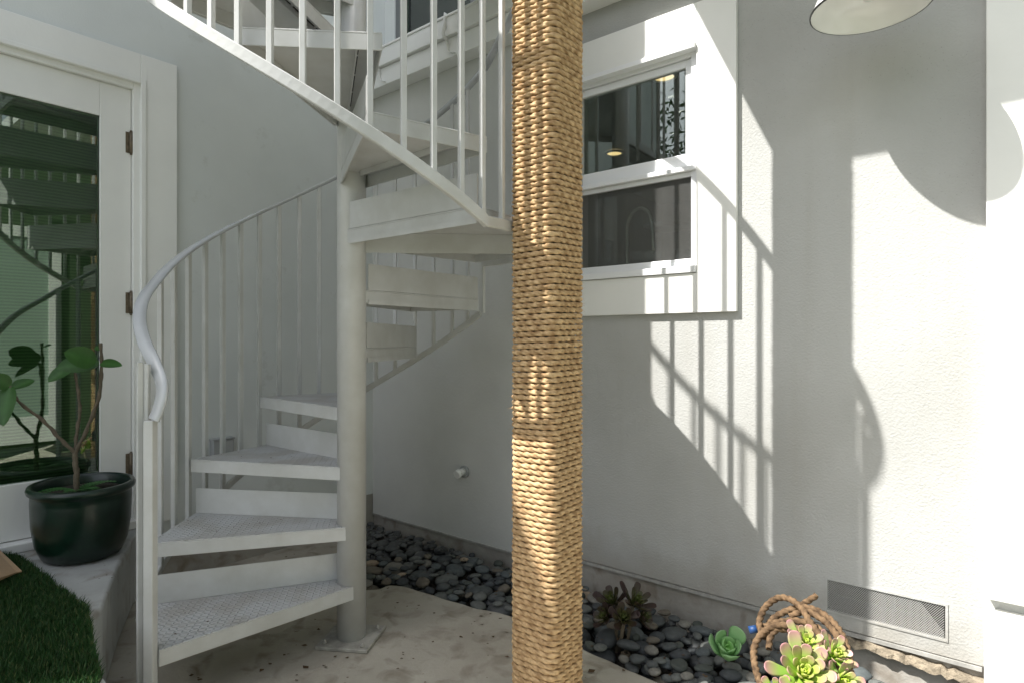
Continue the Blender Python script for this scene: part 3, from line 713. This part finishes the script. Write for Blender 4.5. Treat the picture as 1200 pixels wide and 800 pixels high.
Z = .012+turn*pitch+ta
wx = pc.x+X*dR[0]+Yv*(-nR[0]); wy = pc.y+X*dR[1]+Yv*(-nR[1])
nwx = NX*dR[0]+NY*(-nR[0]); nwy = NX*dR[1]+NY*(-nR[1])
cen = np.stack([wx, wy, Z], 1); T = np.gradient(cen, axis=0); T /= np.linalg.norm(T, axis=1, keepdims=True)
Nn = np.stack([nwx, nwy, np.zeros(n)], 1)
V, Fq = strand_rope(cen, T, Nn, rr_*.98, .105, step, amp=.30)
mesh_np('rope_wrap', V, Fq, M_rope, post)
# loose fibres standing off the rope
fv = []; ff = []
idx = rng.integers(0, n, 2600)
for i in idx:
    c = cen[i]+Nn[i]*rr_*.9; L_ = rng.uniform(.006, .022); d = Nn[i]*rng.uniform(.3, 1)+T[i]*rng.normal(0, .8)+np.array([0, 0, rng.normal(0, .8)]); d /= np.linalg.norm(d)
    w_ = np.cross(d, Nn[i]+.01); w_ = w_/(np.linalg.norm(w_)+1e-6)*.00035
    b_ = len(fv); m_ = c+d*L_*.5+rng.normal(0, .0015, 3); e_ = c+d*L_+np.array([0, 0, -L_*.25])
    fv += [c-w_, c+w_, m_+w_, m_-w_, e_+w_*.5, e_-w_*.5]; ff += [(b_, b_+1, b_+2, b_+3), (b_+3, b_+2, b_+4, b_+5)]
o = mesh_np('rope_fibres', np.array(fv), np.array(ff), M_rope, post, smooth=False); o['kind'] = 'stuff'

# ---------------------------------------------------------------- barn lamp
lc = Vector((1.150, 1.98, 2.268)); lamp = thing('barn_lamp', lc, 'round white enamel barn lamp hanging high on the right by the stucco wall', 'wall lamp')
bm = B(); lathe(bm, lc, [(.174, 0), (.172, .004), (.158, .04), (.125, .075), (.07, .10), (.045, .125), (.04, .17), (0, .175)], 56)
obj('shade_outside', bm, M_enamel, lamp)
bm = B(); lathe(bm, lc, [(.172, .0005), (.168, .005), (.154, .037), (.122, .071), (.066, .096), (.0, .10)], 56)
obj('shade_inside', bm, M_enamel, lamp)
bm = B(); lathe(bm, lc, [(.1725, -.0015), (.1765, .0), (.1765, .004), (.1725, .004)], 56); obj('rim', bm, M_black, lamp)
bm = B(); lathe(bm, lc, [(0, .025), (.02, .03), (.032, .05), (.025, .075), (.015, .098)], 20); obj('bulb', bm, mat('frosted_bulb', (.85, .85, .82), .3), lamp)
bm = B(); g = W(3.0, .0, 0); a = Vector((lc.x, lc.y, lc.z+.175)); to = Vector((-nR[0], -nR[1], 0)); Dl = .30
tube(bm, catmull([a, a+Vector((0, 0, .10)), a+to*.06+Vector((0, 0, .2)), a+to*.17+Vector((0, 0, .22)), a+to*.23+Vector((0, 0, .14)), a+to*.29+Vector((0, 0, .1))], 6), .010); obj('gooseneck', bm, M_enamel, lamp)

# ---------------------------------------------------------------- pot with its plant
pp = Vector((-1.80, 2.585, .312)); pot = thing('plant_pot', pp, 'oval dark green glazed pot with a dark soil filling on the concrete step', 'plant pot')
bm = B(); lathe(bm, pp, [(0, .002), (.145, .002), (.165, .012), (.188, .06), (.202, .14), (.206, .235), (.205, .262), (.210, .268), (.219, .276), (.222, .288), (.216, .300), (.203, .302), (.196, .290), (.193, .25)], 64)
ax = Matrix.Translation(pp) @ Matrix.Rotation(R(-50), 4, 'Z') @ Matrix.Diagonal((1.0, .86, 1, 1)) @ Matrix.Translation(-pp)
bmesh.ops.transform(bm, matrix=ax, verts=bm.verts); obj('pot_body', bm, M_pot, pot)
bm = B(); cyl(bm, pp+Vector((0, 0, .24)), pp+Vector((0, 0, .262)), .172, n=40); bmesh.ops.transform(bm, matrix=ax, verts=bm.verts); obj('soil', bm, M_soil, pot)
def leaf_arrays(base, tip, up, width, curl=.15, tone=(.05, .14, .03), fold=.25, nseg=8, shape=.5):
    """a leaf as a strip of quads: returns verts, quads, tones"""
    base = Vector(base); tip = Vector(tip); d = tip-base; L_ = d.length; d.normalize(); s = d.cross(Vector(up)).normalized(); u = s.cross(d)
    vs = []; fs = []; tn = []
    for i in range(nseg+1):
        t = i/nseg; wd = width*max(0, math.sin(math.pi*min(1, t**.85*.985+.015)))**.62*.5+.001
        c = base+d*L_*t+u*(-curl*L_*t*t+curl*.5*L_*t)
        for k in (-1, -.55, 0, .55, 1):
            vs.append(c+s*k*wd+u*abs(k)**1.5*fold*wd); j = .85+.3*random.random()*.5; tn.append([x*(j if k else j*1.25) for x in tone])
        if i:
            b = (i-1)*5; fs += [(b+m, b+m+1, b+m+6, b+m+5) for m in range(4)]
    return vs, fs, tn
def join(parts):
    V = []; Fc = []; Tn = []
    for v, f, t in parts:
        b = len(V); V += [tuple(x) for x in v]; Fc += [tuple(i+b for i in q) for q in f]; Tn += t
    return np.array(V), np.array(Fc), np.array(Tn)
random.seed(11)
g0 = PX(90, 562, 2.58)
plant = thing('potted_frangipani', Vector((g0.x, g0.y, .57)), 'bare branched plant with a few broad green leaves growing in the green pot', 'plant')
Yp = 2.57
stem = [(PX(90, 578, Yp)), PX(89, 550, Yp), PX(88, 528, Yp)]
paths = [stem, [PX(88, 530, Yp), PX(72, 515, Yp-.03), PX(50, 492, Yp-.06), PX(22, 470, Yp-.10), PX(12, 452, Yp-.12)],
         [PX(88, 530, Yp), PX(90, 508, Yp+.02), PX(93, 480, Yp+.03), PX(90, 448, Yp+.03), PX(86, 428, Yp+.03)],
         [PX(88, 530, Yp), PX(103, 500, Yp), PX(116, 465, Yp-.03), PX(119, 430, Yp-.04), PX(118, 402, Yp-.04)]]
rads = [(.011, .010), (.008, .005), (.007, .0055), (.008, .006)]
for k, (pth, (r0, r1)) in enumerate(zip(paths, rads)):
    b = B(); cp = catmull(pth, 8); cp = [p+Vector((noise.noise(p*30), noise.noise(p*30+Vector((9, 0, 0))), 0))*.004 for p in cp]
    tube(b, cp, lambda u: r0+(r1-r0)*u+.0012*math.sin(u*40), 10); obj('trunk' if k == 0 else 'branch', b, M_bark, plant)
lv = [((PX(116, 424, 2.53)), PX(66, 430, 2.44), .10), (PX(86, 428, 2.60), PX(56, 446, 2.52), .07), (PX(118, 425, 2.53), PX(141, 427, 2.46), .045), (PX(12, 452, 2.45), PX(2, 498, 2.38), .085),
      (PX(14, 455, 2.45), PX(40, 444, 2.52), .06), (PX(112, 425, 2.5), PX(76, 412, 2.42), .10), (PX(118, 410, 2.53), PX(112, 404, 2.6), .03), (PX(12, 452, 2.45), PX(-12, 440, 2.4), .07)]
for a, b, wd in lv:
    V, Fq, Tn = join([leaf_arrays(a, b, (.1, -1, .55), wd*.88, .12, (.04, .12, .02), .22, 16)])
    o = mesh_np('leaf', V, Fq, M_leaf, plant, tones=Tn)
fern = thing('potted_fern', pp+Vector((.02, -.03, .262)), 'small low fern spreading beside the stem in the green pot', 'plant')
for k in range(9):
    a = random.uniform(0, 2*math.pi); L_ = random.uniform(.08, .15); c = pp+Vector((.0, -.02, .262)); d = Vector((math.cos(a), math.sin(a), .55)).normalized()
    ps = []
    for i in range(1, 11):
        q = c+d*L_*i/10+Vector((0, 0, -.05*(i/10)**2)); sd = d.cross(Vector((0, 0, 1))).normalized()
        for sg in (-1, 1): ps.append(leaf_arrays(q, q+(sd*sg+d*.5).normalized()*(.030*(1.1-i/11)+.008), (0, 0, 1), .012, .1, (.05, .16, .04), .1, 3))
    V, Fq, Tn = join(ps); mesh_np('frond', V, Fq, M_leaf, fern, tones=Tn)

# ---------------------------------------------------------------- turf and the wooden corner
tz = .312
poly = [Vector((-2.9, 2.2)), Vector((-2.50, 2.62)), GP(22, 656, .31).xy, GP(45, 672, .31).xy, GP(70, 693, .31).xy, GP(103, 716, .31).xy, GP(108, 745, .31).xy, GP(112, 770, .31).xy, GP(120, 795, .31).xy, Vector((-.99, 1.4)), Vector((-1.0, 1.0)), Vector((-2.9, 1.0))]
bm = B(); prism(bm, poly, tz, tz+.010); obj_t = tag(obj('turf_backing', bm, mat('turf_backing', (.02, .035, .015), .9)), kind='structure')
obj_t.name = 'turf_mat'
def inside(p, poly):
    c = False; j = len(poly)-1
    for i in range(len(poly)):
        a, b = poly[i], poly[j]
        if (a.y > p[1]) != (b.y > p[1]) and p[0] < (b.x-a.x)*(p[1]-a.y)/(b.y-a.y)+a.x: c = not c
        j = i
    return c
gv = []; gf = []; gt = []
rng = np.random.default_rng(8)
while len(gf) < 84000:
    x, y = rng.uniform(-2.4, -.98), rng.uniform(1.25, 2.7)
    if not inside((x, y), poly): continue
    if x/y < -.93: continue
    h = rng.uniform(.010, .026); a = rng.uniform(0, 2*np.pi); ln = rng.uniform(.0, .02); b = rng.uniform(0, 2*np.pi)
    wv = np.array([np.cos(a), np.sin(a), 0])*.0013; tp_ = np.array([x+np.cos(b)*ln, y+np.sin(b)*ln, tz+.010+h]); ba = np.array([x, y, tz+.006]); mi = (ba+tp_)/2+np.array([0, 0, h*.18])
    i = len(gv); gv += [ba-wv, ba+wv, mi+wv*.8, mi-wv*.8, tp_+wv*.2, tp_-wv*.2]; gf += [(i, i+1, i+2, i+3), (i+3, i+2, i+4, i+5)]
    k = rng.uniform(.6, 1.3); t_ = (np.array([.022, .07, .016]) if rng.random() < .85 else np.array([.09, .12, .04]))*k; gt += [t_]*6
o = mesh_np('artificial_turf', np.array(gv), np.array(gf), M_grass, smooth=False, tones=np.array(gt)); tag(o, 'dark green artificial grass covering the step at the lower left', 'turf', kind='stuff')
bm = B(); a, b, c = GP(-30, 615, .40), GP(26, 668, .35), GP(-40, 690, .40)
v = [a, b+Vector((0, 0, .0)), b+Vector((-.004, -.008, -.012)), c]
hexa(bm, [a, b, b+Vector((-.01, -.012, 0)), c, a-Vector((0, 0, .02)), b-Vector((0, 0, .006)), b+Vector((-.01, -.012, -.006)), c-Vector((0, 0, .02))])
tag(obj('wooden_board', bm, M_wood, bevel=.002), 'pointed end of a tan wooden board over the turf beside the door', 'board')
bm = B(); lip(bm, GP(114, 786, .30), GP(150, 830, .30), .20, .298, .012, Vector((-2, 1, 0))); tag(obj('edging_strip', bm, M_trim), 'white painted edging strip at the front of the turf', 'edging')

# ---------------------------------------------------------------- river stones
def stone_mesh(k):
    bm = B(); bmesh.ops.create_icosphere(bm, subdivisions=3, radius=1)
    o = Vector((k*7.3, k*3.1, 0))
    for v in bm.verts:
        v.co *= 1+.16*noise.noise(v.co*.9+o)+.05*noise.noise(v.co*2.2+o)
    for f in bm.faces: f.smooth = True
    me = bpy.data.meshes.new('pebble'); bm.to_mesh(me); bm.free(); me.materials.append(M_peb); return me
stones = [stone_mesh(k) for k in range(9)]
random.seed(5)
bed = [Vector(p) for p in e2]; bed = [p for p in bed if p.x < 1.9]
bedpoly = bed+[W(3.6, .03, 0).xy, W(0.03, .03, 0).xy]
G = .008; hm = {}
def put(x, y, a, b, c, ang, zmax):
    ca, sa = math.cos(ang), math.sin(ang); cells = []; base = -.055
    n = int(a/G)+1; cx, cy = int(x/G), int(y/G)
    for i in range(-n, n+1):
        for j in range(-n, n+1):
            u = (i*ca+j*sa)*G/a; v = (-i*sa+j*ca)*G/b; r2 = u*u+v*v
            if r2 < .95: cells.append((cx+i, cy+j, c*math.sqrt(1-r2)))
    z = -.055+c*.7
    for i, j, hgt in cells: 
        q = hm.get((i, j), -.055); z = max(z, q+hgt*.72 if q > -.054 else z)
    if z+c > zmax: return None
    for i, j, hgt in cells: hm[i, j] = max(hm.get((i, j), -.055), z+hgt)
    return z
cand = []
def far(x, y): return x*x+y*y
big = [(GP(698, 757, 0), .085, .055, .032, -.5), (GP(450, 672, 0), .06, .042, .03, .3)]
plc = []
for g, a, b, c, an in big:
    z = put(g.x, g.y, a, b, c, an, .09)
    if z is not None: plc.append((g.x, g.y, z, a, b, c, an))
tries = 0
while tries < 9000:
    tries += 1
    t = random.uniform(0, 3.5); D = random.uniform(.03, .8); p = W(t, D, 0)
    sz = random.choice((.022, .028, .034, .040, .046, .052)) if tries > 300 else random.uniform(.045, .062)
    if not inside((p.x, p.y), bedpoly): continue
    a = sz*random.uniform(1, 1.25); b = sz*random.uniform(.72, .95); c = sz*random.uniform(.42, .62); an = random.uniform(0, 6.28)
    if D < a+.02: continue
    # keep off the slab edge
    if min((p.xy-q).length for q in bed) < b*.75: continue
    z = put(p.x, p.y, a, b, c, an, .032 if t < 1.3 else .045)
    if z is not None: plc.append((p.x, p.y, z, a, b, c, an))
def visible(q):
    x, y = q[0], q[1]
    return abs(x/y) < .84 and H0/y*F < 420
vis = [q for q in plc if visible(q)]; vis.sort(key=lambda q: (hm.get((int(q[0]/G), int(q[1]/G)), 0)-(q[2]+q[5]) > .012, far(q[0], q[1])))
solo = vis[:300]; rest = vis[300:]+[q for q in plc if not visible(q)]
def mtx(q): return Matrix.Translation((q[0], q[1], q[2])) @ Matrix.Rotation(q[6], 4, 'Z') @ Matrix.Rotation(q[7], 4, 'X') @ Matrix.Diagonal((q[3], q[4], q[5], 1))
first = None
for k, q in enumerate(solo):
    q = q+(random.uniform(-.3, .3),)
    if first is None: first = o = bpy.data.objects.new('river_stone', stones[0])
    else: o = first.copy(); o.data = stones[k % 9]
    col.objects.link(o); o.matrix_world = mtx(q)
    tag(o, 'smooth rounded river stone lying in the stone bed along the wall', 'stone', 'river stones in the bed along the wall')
if rest:
    bm = B()
    for k, q in enumerate(rest):
        tmp = bmesh.new(); tmp.from_mesh(stones[k % 9]); tmp.transform(mtx(q+(0.1,))); me = bpy.data.meshes.new('t'); tmp.to_mesh(me); tmp.free(); bm.from_mesh(me); bpy.data.meshes.remove(me)
    o = obj('river_stone_bed', bm, mat('river_stone_dark', (.085, .09, .09), .55, var=.5, vscale=16), smooth=True); tag(o, 'dark river stones filling the far and lower part of the bed', 'stones', kind='stuff')

# ---------------------------------------------------------------- succulents
def rosette(name, c, axis, nl, L0, wd, cin, cout, ctip, label, cat='succulent', open_=1.0, parent=None, group=None, stem=.0):
    """spoon shaped leaves on a golden-angle spiral; each leaf a closed fleshy pad"""
    c = Vector(c); axis = Vector(axis).normalized(); e1 = axis.orthogonal().normalized(); e2_ = axis.cross(e1)
    root = parent or thing(name, c, label, cat, group)
    ps = []
    for i in range(nl):
        f = i/(nl-1); a = i*2.39996; el = (1-f)*R(80)+f*R(12)*open_; L_ = L0*(.32+.68*f)*random.uniform(.9, 1.1)
        d = (e1*math.cos(a)+e2_*math.sin(a))*math.cos(el)+axis*math.sin(el); sd = d.cross(axis).normalized(); up = sd.cross(d)
        if up.dot(axis) < 0: up = -up
        o_ = c-axis*(.012*f); vs = []; fs = []; tn = []; ns, nk = 13, 8
        for s_ in range(ns+1):
            t = 1-(1-s_/ns)**1.7; wv = wd*(.28+.72*f)*(.28+.9*t**1.3)*math.sqrt(max(0, 1-max(0, (t-.70)/.305)**2)) if t > .7 else wd*(.28+.72*f)*(.28+.9*t**1.3)
            th_ = .10*wd+.16*wd*math.sin(math.pi*min(t+.1, 1)); cc = o_+d*L_*t+up*L_*(.22*t*t-.05*t)
            if t >= .999: wv = .0008; th_ = .0005
            for k in range(nk):
                u = 2*math.pi*k/nk; vs.append(cc+sd*math.cos(u)*wv*.5+up*(math.sin(u)*th_*.5+.16*wv*math.cos(u)**2))
                m_ = f; base_ = [cin[j]*(1-m_)+cout[j]*m_ for j in range(3)]; w2 = max(0, (t-.55)/.45)*min(1, f*1.4); tn.append([base_[j]*(1-w2)+ctip[j]*w2 for j in range(3)])
            if s_:
                b = (s_-1)*nk; fs += [(b+k, b+(k+1) % nk, b+nk+(k+1) % nk, b+nk+k) for k in range(nk)]
        ps.append((vs, fs, tn))
    V, Fq, Tn = join(ps); mesh_np('rosette', V, Fq, M_succ, root, tones=Tn)
    return root
random.seed(21)
lime = (.42, .58, .03); grn = (.26, .44, .08); pink = (.42, .20, .22)
spots = [((940, 789, 1.66), (-.15, -.75, .7), 34, .108, .043, 'largest lime and pink succulent rosette at the front inside the rope coil'),
         ((943, 755, 1.72), (-.1, -.6, .85), 26, .070, .028, 'pink tipped succulent rosette under the top of the rope coil'),
         ((977, 768, 1.69), (.25, -.65, .75), 26, .070, .028, 'pink tipped succulent rosette against the right side of the rope coil'),
         ((984, 797, 1.64), (.35, -.8, .5), 18, .075, .030, 'small green succulent rosette at the lower right of the rope coil'),
         ((908, 810, 1.64), (-.4, -.7, .5), 18, .055, .024, 'small green succulent rosette at the lower left of the rope coil')]
for (x, y, Y), ax_, nl, L0, wd, lb in spots:
    c = PX(x, y, Y); t = rosette('aeonium', c, ax_, nl, L0, wd, lime, grn, pink, lb)
    b = B(); tube(b, catmull([Vector((c.x-.03, c.y+.05, -.04)), Vector((c.x-.02, c.y+.045, c.z*.5)), c-Vector(ax_).normalized()*.01], 6), .008); obj('stem', b, M_bark, t)
# leafy filler under the rosettes
c0 = PX(952, 800, 1.76); t = thing('jade_bush', Vector((c0.x, c0.y, -.04)), 'low green leafy succulent filling the inside of the rope coil', 'succulent')
for k in range(26):
    a = random.uniform(0, 6.28); r_ = random.uniform(.02, .15); p = Vector((c0.x+r_*math.cos(a)*1.0, c0.y+.06+r_*math.sin(a)*.5, random.uniform(.02, .2-r_*.3)))
    ps = [leaf_arrays(p, p+Vector((random.uniform(-1, 1), random.uniform(-1, .3), random.uniform(-.1, .9))).normalized()*random.uniform(.025, .05), (0, 0, 1), .02, .1, (.07, .17, .05), .2, 5) for _ in range(8)]
    V, Fq, Tn = join(ps); mesh_np('foliage', V, Fq, M_leaf, t, tones=Tn)
c = PX(851, 757, 2.22); c.z = .075
rosette('green_echeveria', c, (-.05, -.55, .85), 15, .115, .078, (.20, .50, .07), (.18, .38, .15), (.22, .40, .18), 'pale green broad leaved rosette on the stones left of the rope coil', open_=3.6)
random.seed(9)
dt = thing('dark_aeonium', PX(730, 735, 2.42), 'dark maroon leaved succulent clump growing from the stones beside the post', 'succulent')
for (x, y, Y), L0, ax_ in (((718, 705, 2.50), .105, (-.45, -.4, .9)), ((743, 706, 2.46), .12, (.4, -.35, .85)), ((730, 724, 2.40), .09, (0, -.7, .7)), ((710, 722, 2.46), .08, (-.7, -.4, .6)), ((752, 722, 2.44), .08, (.8, -.4, .5))):
    rosette('r', PX(x, y, Y), ax_, 20, L0*.82, .036, (.10, .14, .03), (.032, .016, .014), (.035, .016, .014), '', parent=dt)
for q in ((722, 703, 2.50), (742, 708, 2.46), (732, 722, 2.40)):
    c = PX(*q); b = B(); tube(b, [Vector((c.x*.6+.16, 2.44, -.03)), c.lerp(Vector((c.x*.6+.16, 2.44, -.03)), .5), c], .007); obj('stem', b, M_bark, dt)

# ---------------------------------------------------------------- coil of brown rope leaning on the wall
coil = thing('rope_coil', W(2.65, .12, 0), 'coil of thick brown rope with blue taped end leaning on the wall by the vent', 'rope')
def thick_rope(pts, rad, name='rope'):
    cp = catmull(pts, 14); L_ = [0]
    for a, b in zip(cp, cp[1:]): L_.append(L_[-1]+(b-a).length)
    m_ = int(L_[-1]/.004); s = np.linspace(0, L_[-1], m_); A = np.array([tuple(p) for p in cp]); cen = np.stack([np.interp(s, L_, A[:, i]) for i in range(3)], 1)
    T = np.gradient(cen, axis=0); T /= np.linalg.norm(T, axis=1, keepdims=True); N_ = np.zeros_like(T); cur = np.cross(T[0], [0, 0, 1.01])
    for i in range(m_):
        cur = cur-T[i]*cur.dot(T[i]); cur /= np.linalg.norm(cur); N_[i] = cur
    V, Fq = strand_rope(cen, T, N_, rad*1.15, .062, .004, 15, amp=.32)
    return mesh_np(name, V, Fq, M_rope2, coil)
random.seed(2)
# loops drawn as tilted ovals between wall and stones (picture position, distance)
def oval(cx, cy, rx, ry, Y0, tilt, a0, a1, n=16):
    out = []
    for i in range(n):
        a = a0+(a1-a0)*i/(n-1); x = cx+rx*math.cos(a)*math.cos(tilt)-ry*math.sin(a)*math.sin(tilt); y = cy-(rx*math.cos(a)*math.sin(tilt)+ry*math.sin(a)*math.cos(tilt))
        Yd = Y0-.10*(y-760)/60-.10*(x-930)/60
        out.append(PX(x, y, Yd))
    return out
def run(L, rad=.0095):
    n = len(L); thick_rope([PX(x, y, 2.03-.0021*(y-700)-.0011*(x-900)+off) for x, y, off in L], rad)
run([(886, 736, 0), (898, 733, .0), (915, 728, 0), (935, 727, .0), (955, 733, .01), (970, 746, .01), (980, 765, .01), (985, 790, .01), (980, 830, .01)])
run([(893, 742, -.02), (890, 728, -.01), (897, 711, 0), (912, 700, 0), (927, 702, -.01), (940, 713, -.03), (950, 729, -.04), (962, 745, -.05), (975, 762, -.05), (982, 785, -.05), (980, 815, -.05)])
run([(905, 830, -.06), (893, 805, -.05), (885, 780, -.04), (884, 758, -.03), (893, 742, -.03), (908, 733, -.03), (926, 733, -.03), (945, 742, -.03), (962, 757, -.03), (973, 780, -.03), (974, 810, -.03)])
run([(896, 748, .02), (903, 728, .02), (920, 716, .02), (940, 711, .02), (958, 715, .02), (975, 727, .02), (987, 744, .02), (995, 768, .02), (996, 795, .02), (988, 825, .02)])
run([(925, 722, .0), (943, 716, -.0), (962, 724, -.0), (978, 740, 0), (988, 762, -.01), (990, 790, -.01), (985, 820, -.01)])
run([(925, 738, -.01), (911, 737, -.02), (903, 746, -.02), (901, 760, -.02)], .0088)
run([(933, 712, .04), (943, 706, .05), (951, 701, .05), (957, 697, .05)], .009)
a, b_ = PX(888, 736, 1.967), PX(875, 738, 1.975)
b = B(); cyl(b, a, a.lerp(b_, .8), .0115, n=16); obj('blue_tape', b, M_blue, coil)
# ---------------------------------------------------------------- leaf litter
random.seed(31); vs = []; fs = []; tn = []
def crumb(x, y, z, s_):
    a = random.uniform(0, 6.28); i = len(vs); k = random.randint(4, 6)
    pts_ = [Vector((x+s_*math.cos(a+6.28*j/4)*random.uniform(.4, 1.2), y+s_*math.sin(a+6.28*j/4)*random.uniform(.3, .8), z+.002+random.uniform(0, s_*.45))) for j in range(4)]
    vs.extend(pts_); fs.append((i, i+1, i+2, i+3))
for _ in range(420):
    x, y = random.uniform(-1.7, .6), random.uniform(1.9, 3.5)
    if inside((x, y), [Vector(p) for p in st]): continue
    if inside((x, y), bedpoly): continue
    if (WL(0, 0, 0).xy-Vector((x, y))).dot(Vector((nL[0], nL[1]))) > -.03: continue
    dens = 1 if y > 2.5 else .45
    if random.random() > dens: continue
    crumb(x, y, 0, random.choice((.004, .005, .007, .010)))
for _ in range(70):
    x, y = random.uniform(-1.3, .5), random.uniform(2.0, 3.4)
    if not inside((x, y), bedpoly) and y < 3.4+x*.3 and not inside((x, y), [Vector(p) for p in st]): crumb(x, y, 0, random.choice((.010, .013, .017)))
for k in (1, 2, 3):
    for _ in range(10):
        th = 228-30*k+random.uniform(2, 28); p = P(th, random.uniform(.3, .7), RISE*k); crumb(p.x, p.y, RISE*k, random.choice((.004, .006)))
for _ in range(10):
    p = GP(random.uniform(95, 140), random.uniform(655, 700), .31)
    if p.x < -1.5: crumb(p.x, p.y, .312, .005)
for _ in range(900):
    t_, D_ = random.uniform(0, 3.2), random.uniform(.03, .75); p = W(t_, D_, 0); q = (int(p.x/G), int(p.y/G))
    if q in hm and inside((p.x, p.y), bedpoly): crumb(p.x, p.y, hm[q], random.choice((.003, .004, .005, .008)))
o = obj('leaf_litter', ([tuple(v) for v in vs], fs), M_litter); tag(o, 'small dry brown leaf scraps scattered over the concrete', 'leaf litter', kind='stuff')

# ---------------------------------------------------------------- surroundings that show in the panes
fence = thing('green_fence', W(5.4, 2.5, 0), 'tall dark green horizontal board fence mirrored in the door glass', 'fence')
def WF(t, D, z): return W(5.4+D, t, z)
bm = B()
for k in range(23):
    z = .0+k*.15; wbox(bm, WF, -.2, 7.5, 0, .025+.004*(k % 2), z, z+.1495)
obj('boards', bm, M_green, fence)
for t in (1.0, 3.0, 5.0, 7.0):
    b = B(); wbox(b, WF, t, t+.09, .026, .12, -.1, 3.45); obj('fence_post', b, M_green, fence)
gd = thing('garden_door', W(5.38, 1.6, 0), 'white framed glass garden door mirrored in the door glass', 'door')
def WG(t, D, z): return W(5.39-D, t, z)
for t_ in (.35, 1.35):
    b = B(); frame(b, WG, t_, t_+.95, .05, 2.5, .12, .02, .06, bottom=.3); obj('door_frame', b, M_trim, gd)
    b = B(); wbox(b, WG, t_+.12, t_+.83, .035, .042, .35, 2.38); obj('pane', b, mat('pale_pane', (.30, .38, .32), .1), gd)
# trees across the garden, mirrored in the kitchen window
def tree(x, y, h, seed, label):
    rg = np.random.default_rng(seed); t = thing('garden_tree', Vector((x, y, -.1)), label, 'tree', None)
    b = B(); top = Vector((x+.2, y+.1, h*.8)); tube(b, catmull([Vector((x, y, -.1)), Vector((x+.1, y, h*.35)), top], 8), lambda u: .14*(1-u*.8), 10)
    for k in range(8):
        a = k*.8+seed; z = h*(.3+.06*k); tube(b, [Vector((x+.1, y, z)), Vector((x+.1+math.cos(a)*.6, y+math.sin(a)*.6, z+.5)), Vector((x+math.cos(a)*1.3, y+math.sin(a)*1.3, z+1.2))], lambda u: .05*(1-u*.7), 6)
    obj('trunk', b, M_bark, t)
    vs = []; fs = []; tn = []
    cl = [(rg.normal(0, .85, 3)*np.array([1, 1, .9])+np.array([x, y, h*.68])) for _ in range(60)]
    for c in cl:
        for _ in range(110):
            p = c+rg.normal(0, .24, 3); d1 = rg.normal(0, 1, 3); d1 /= np.linalg.norm(d1); d2 = np.cross(d1, rg.normal(0, 1, 3)); d2 /= np.linalg.norm(d2)
            i = len(vs); vs += [p-d1*.09, p+d2*.022, p+d1*.09, p-d2*.022]; fs.append((i, i+1, i+2, i+3)); tt = np.array([.05, .10, .03])*rg.uniform(.6, 1.5); tn += [tt]*4
    mesh_np('crown', np.array(vs), np.array(fs), M_leaf, t, smooth=False, tones=np.array(tn))
tree(-7.2, -.6, 5.2, 3, 'tall loose green tree across the garden, reflected in the kitchen window')
tree(-8.6, -3.4, 5.4, 5, 'bushy tree standing further left across the garden behind the viewer')
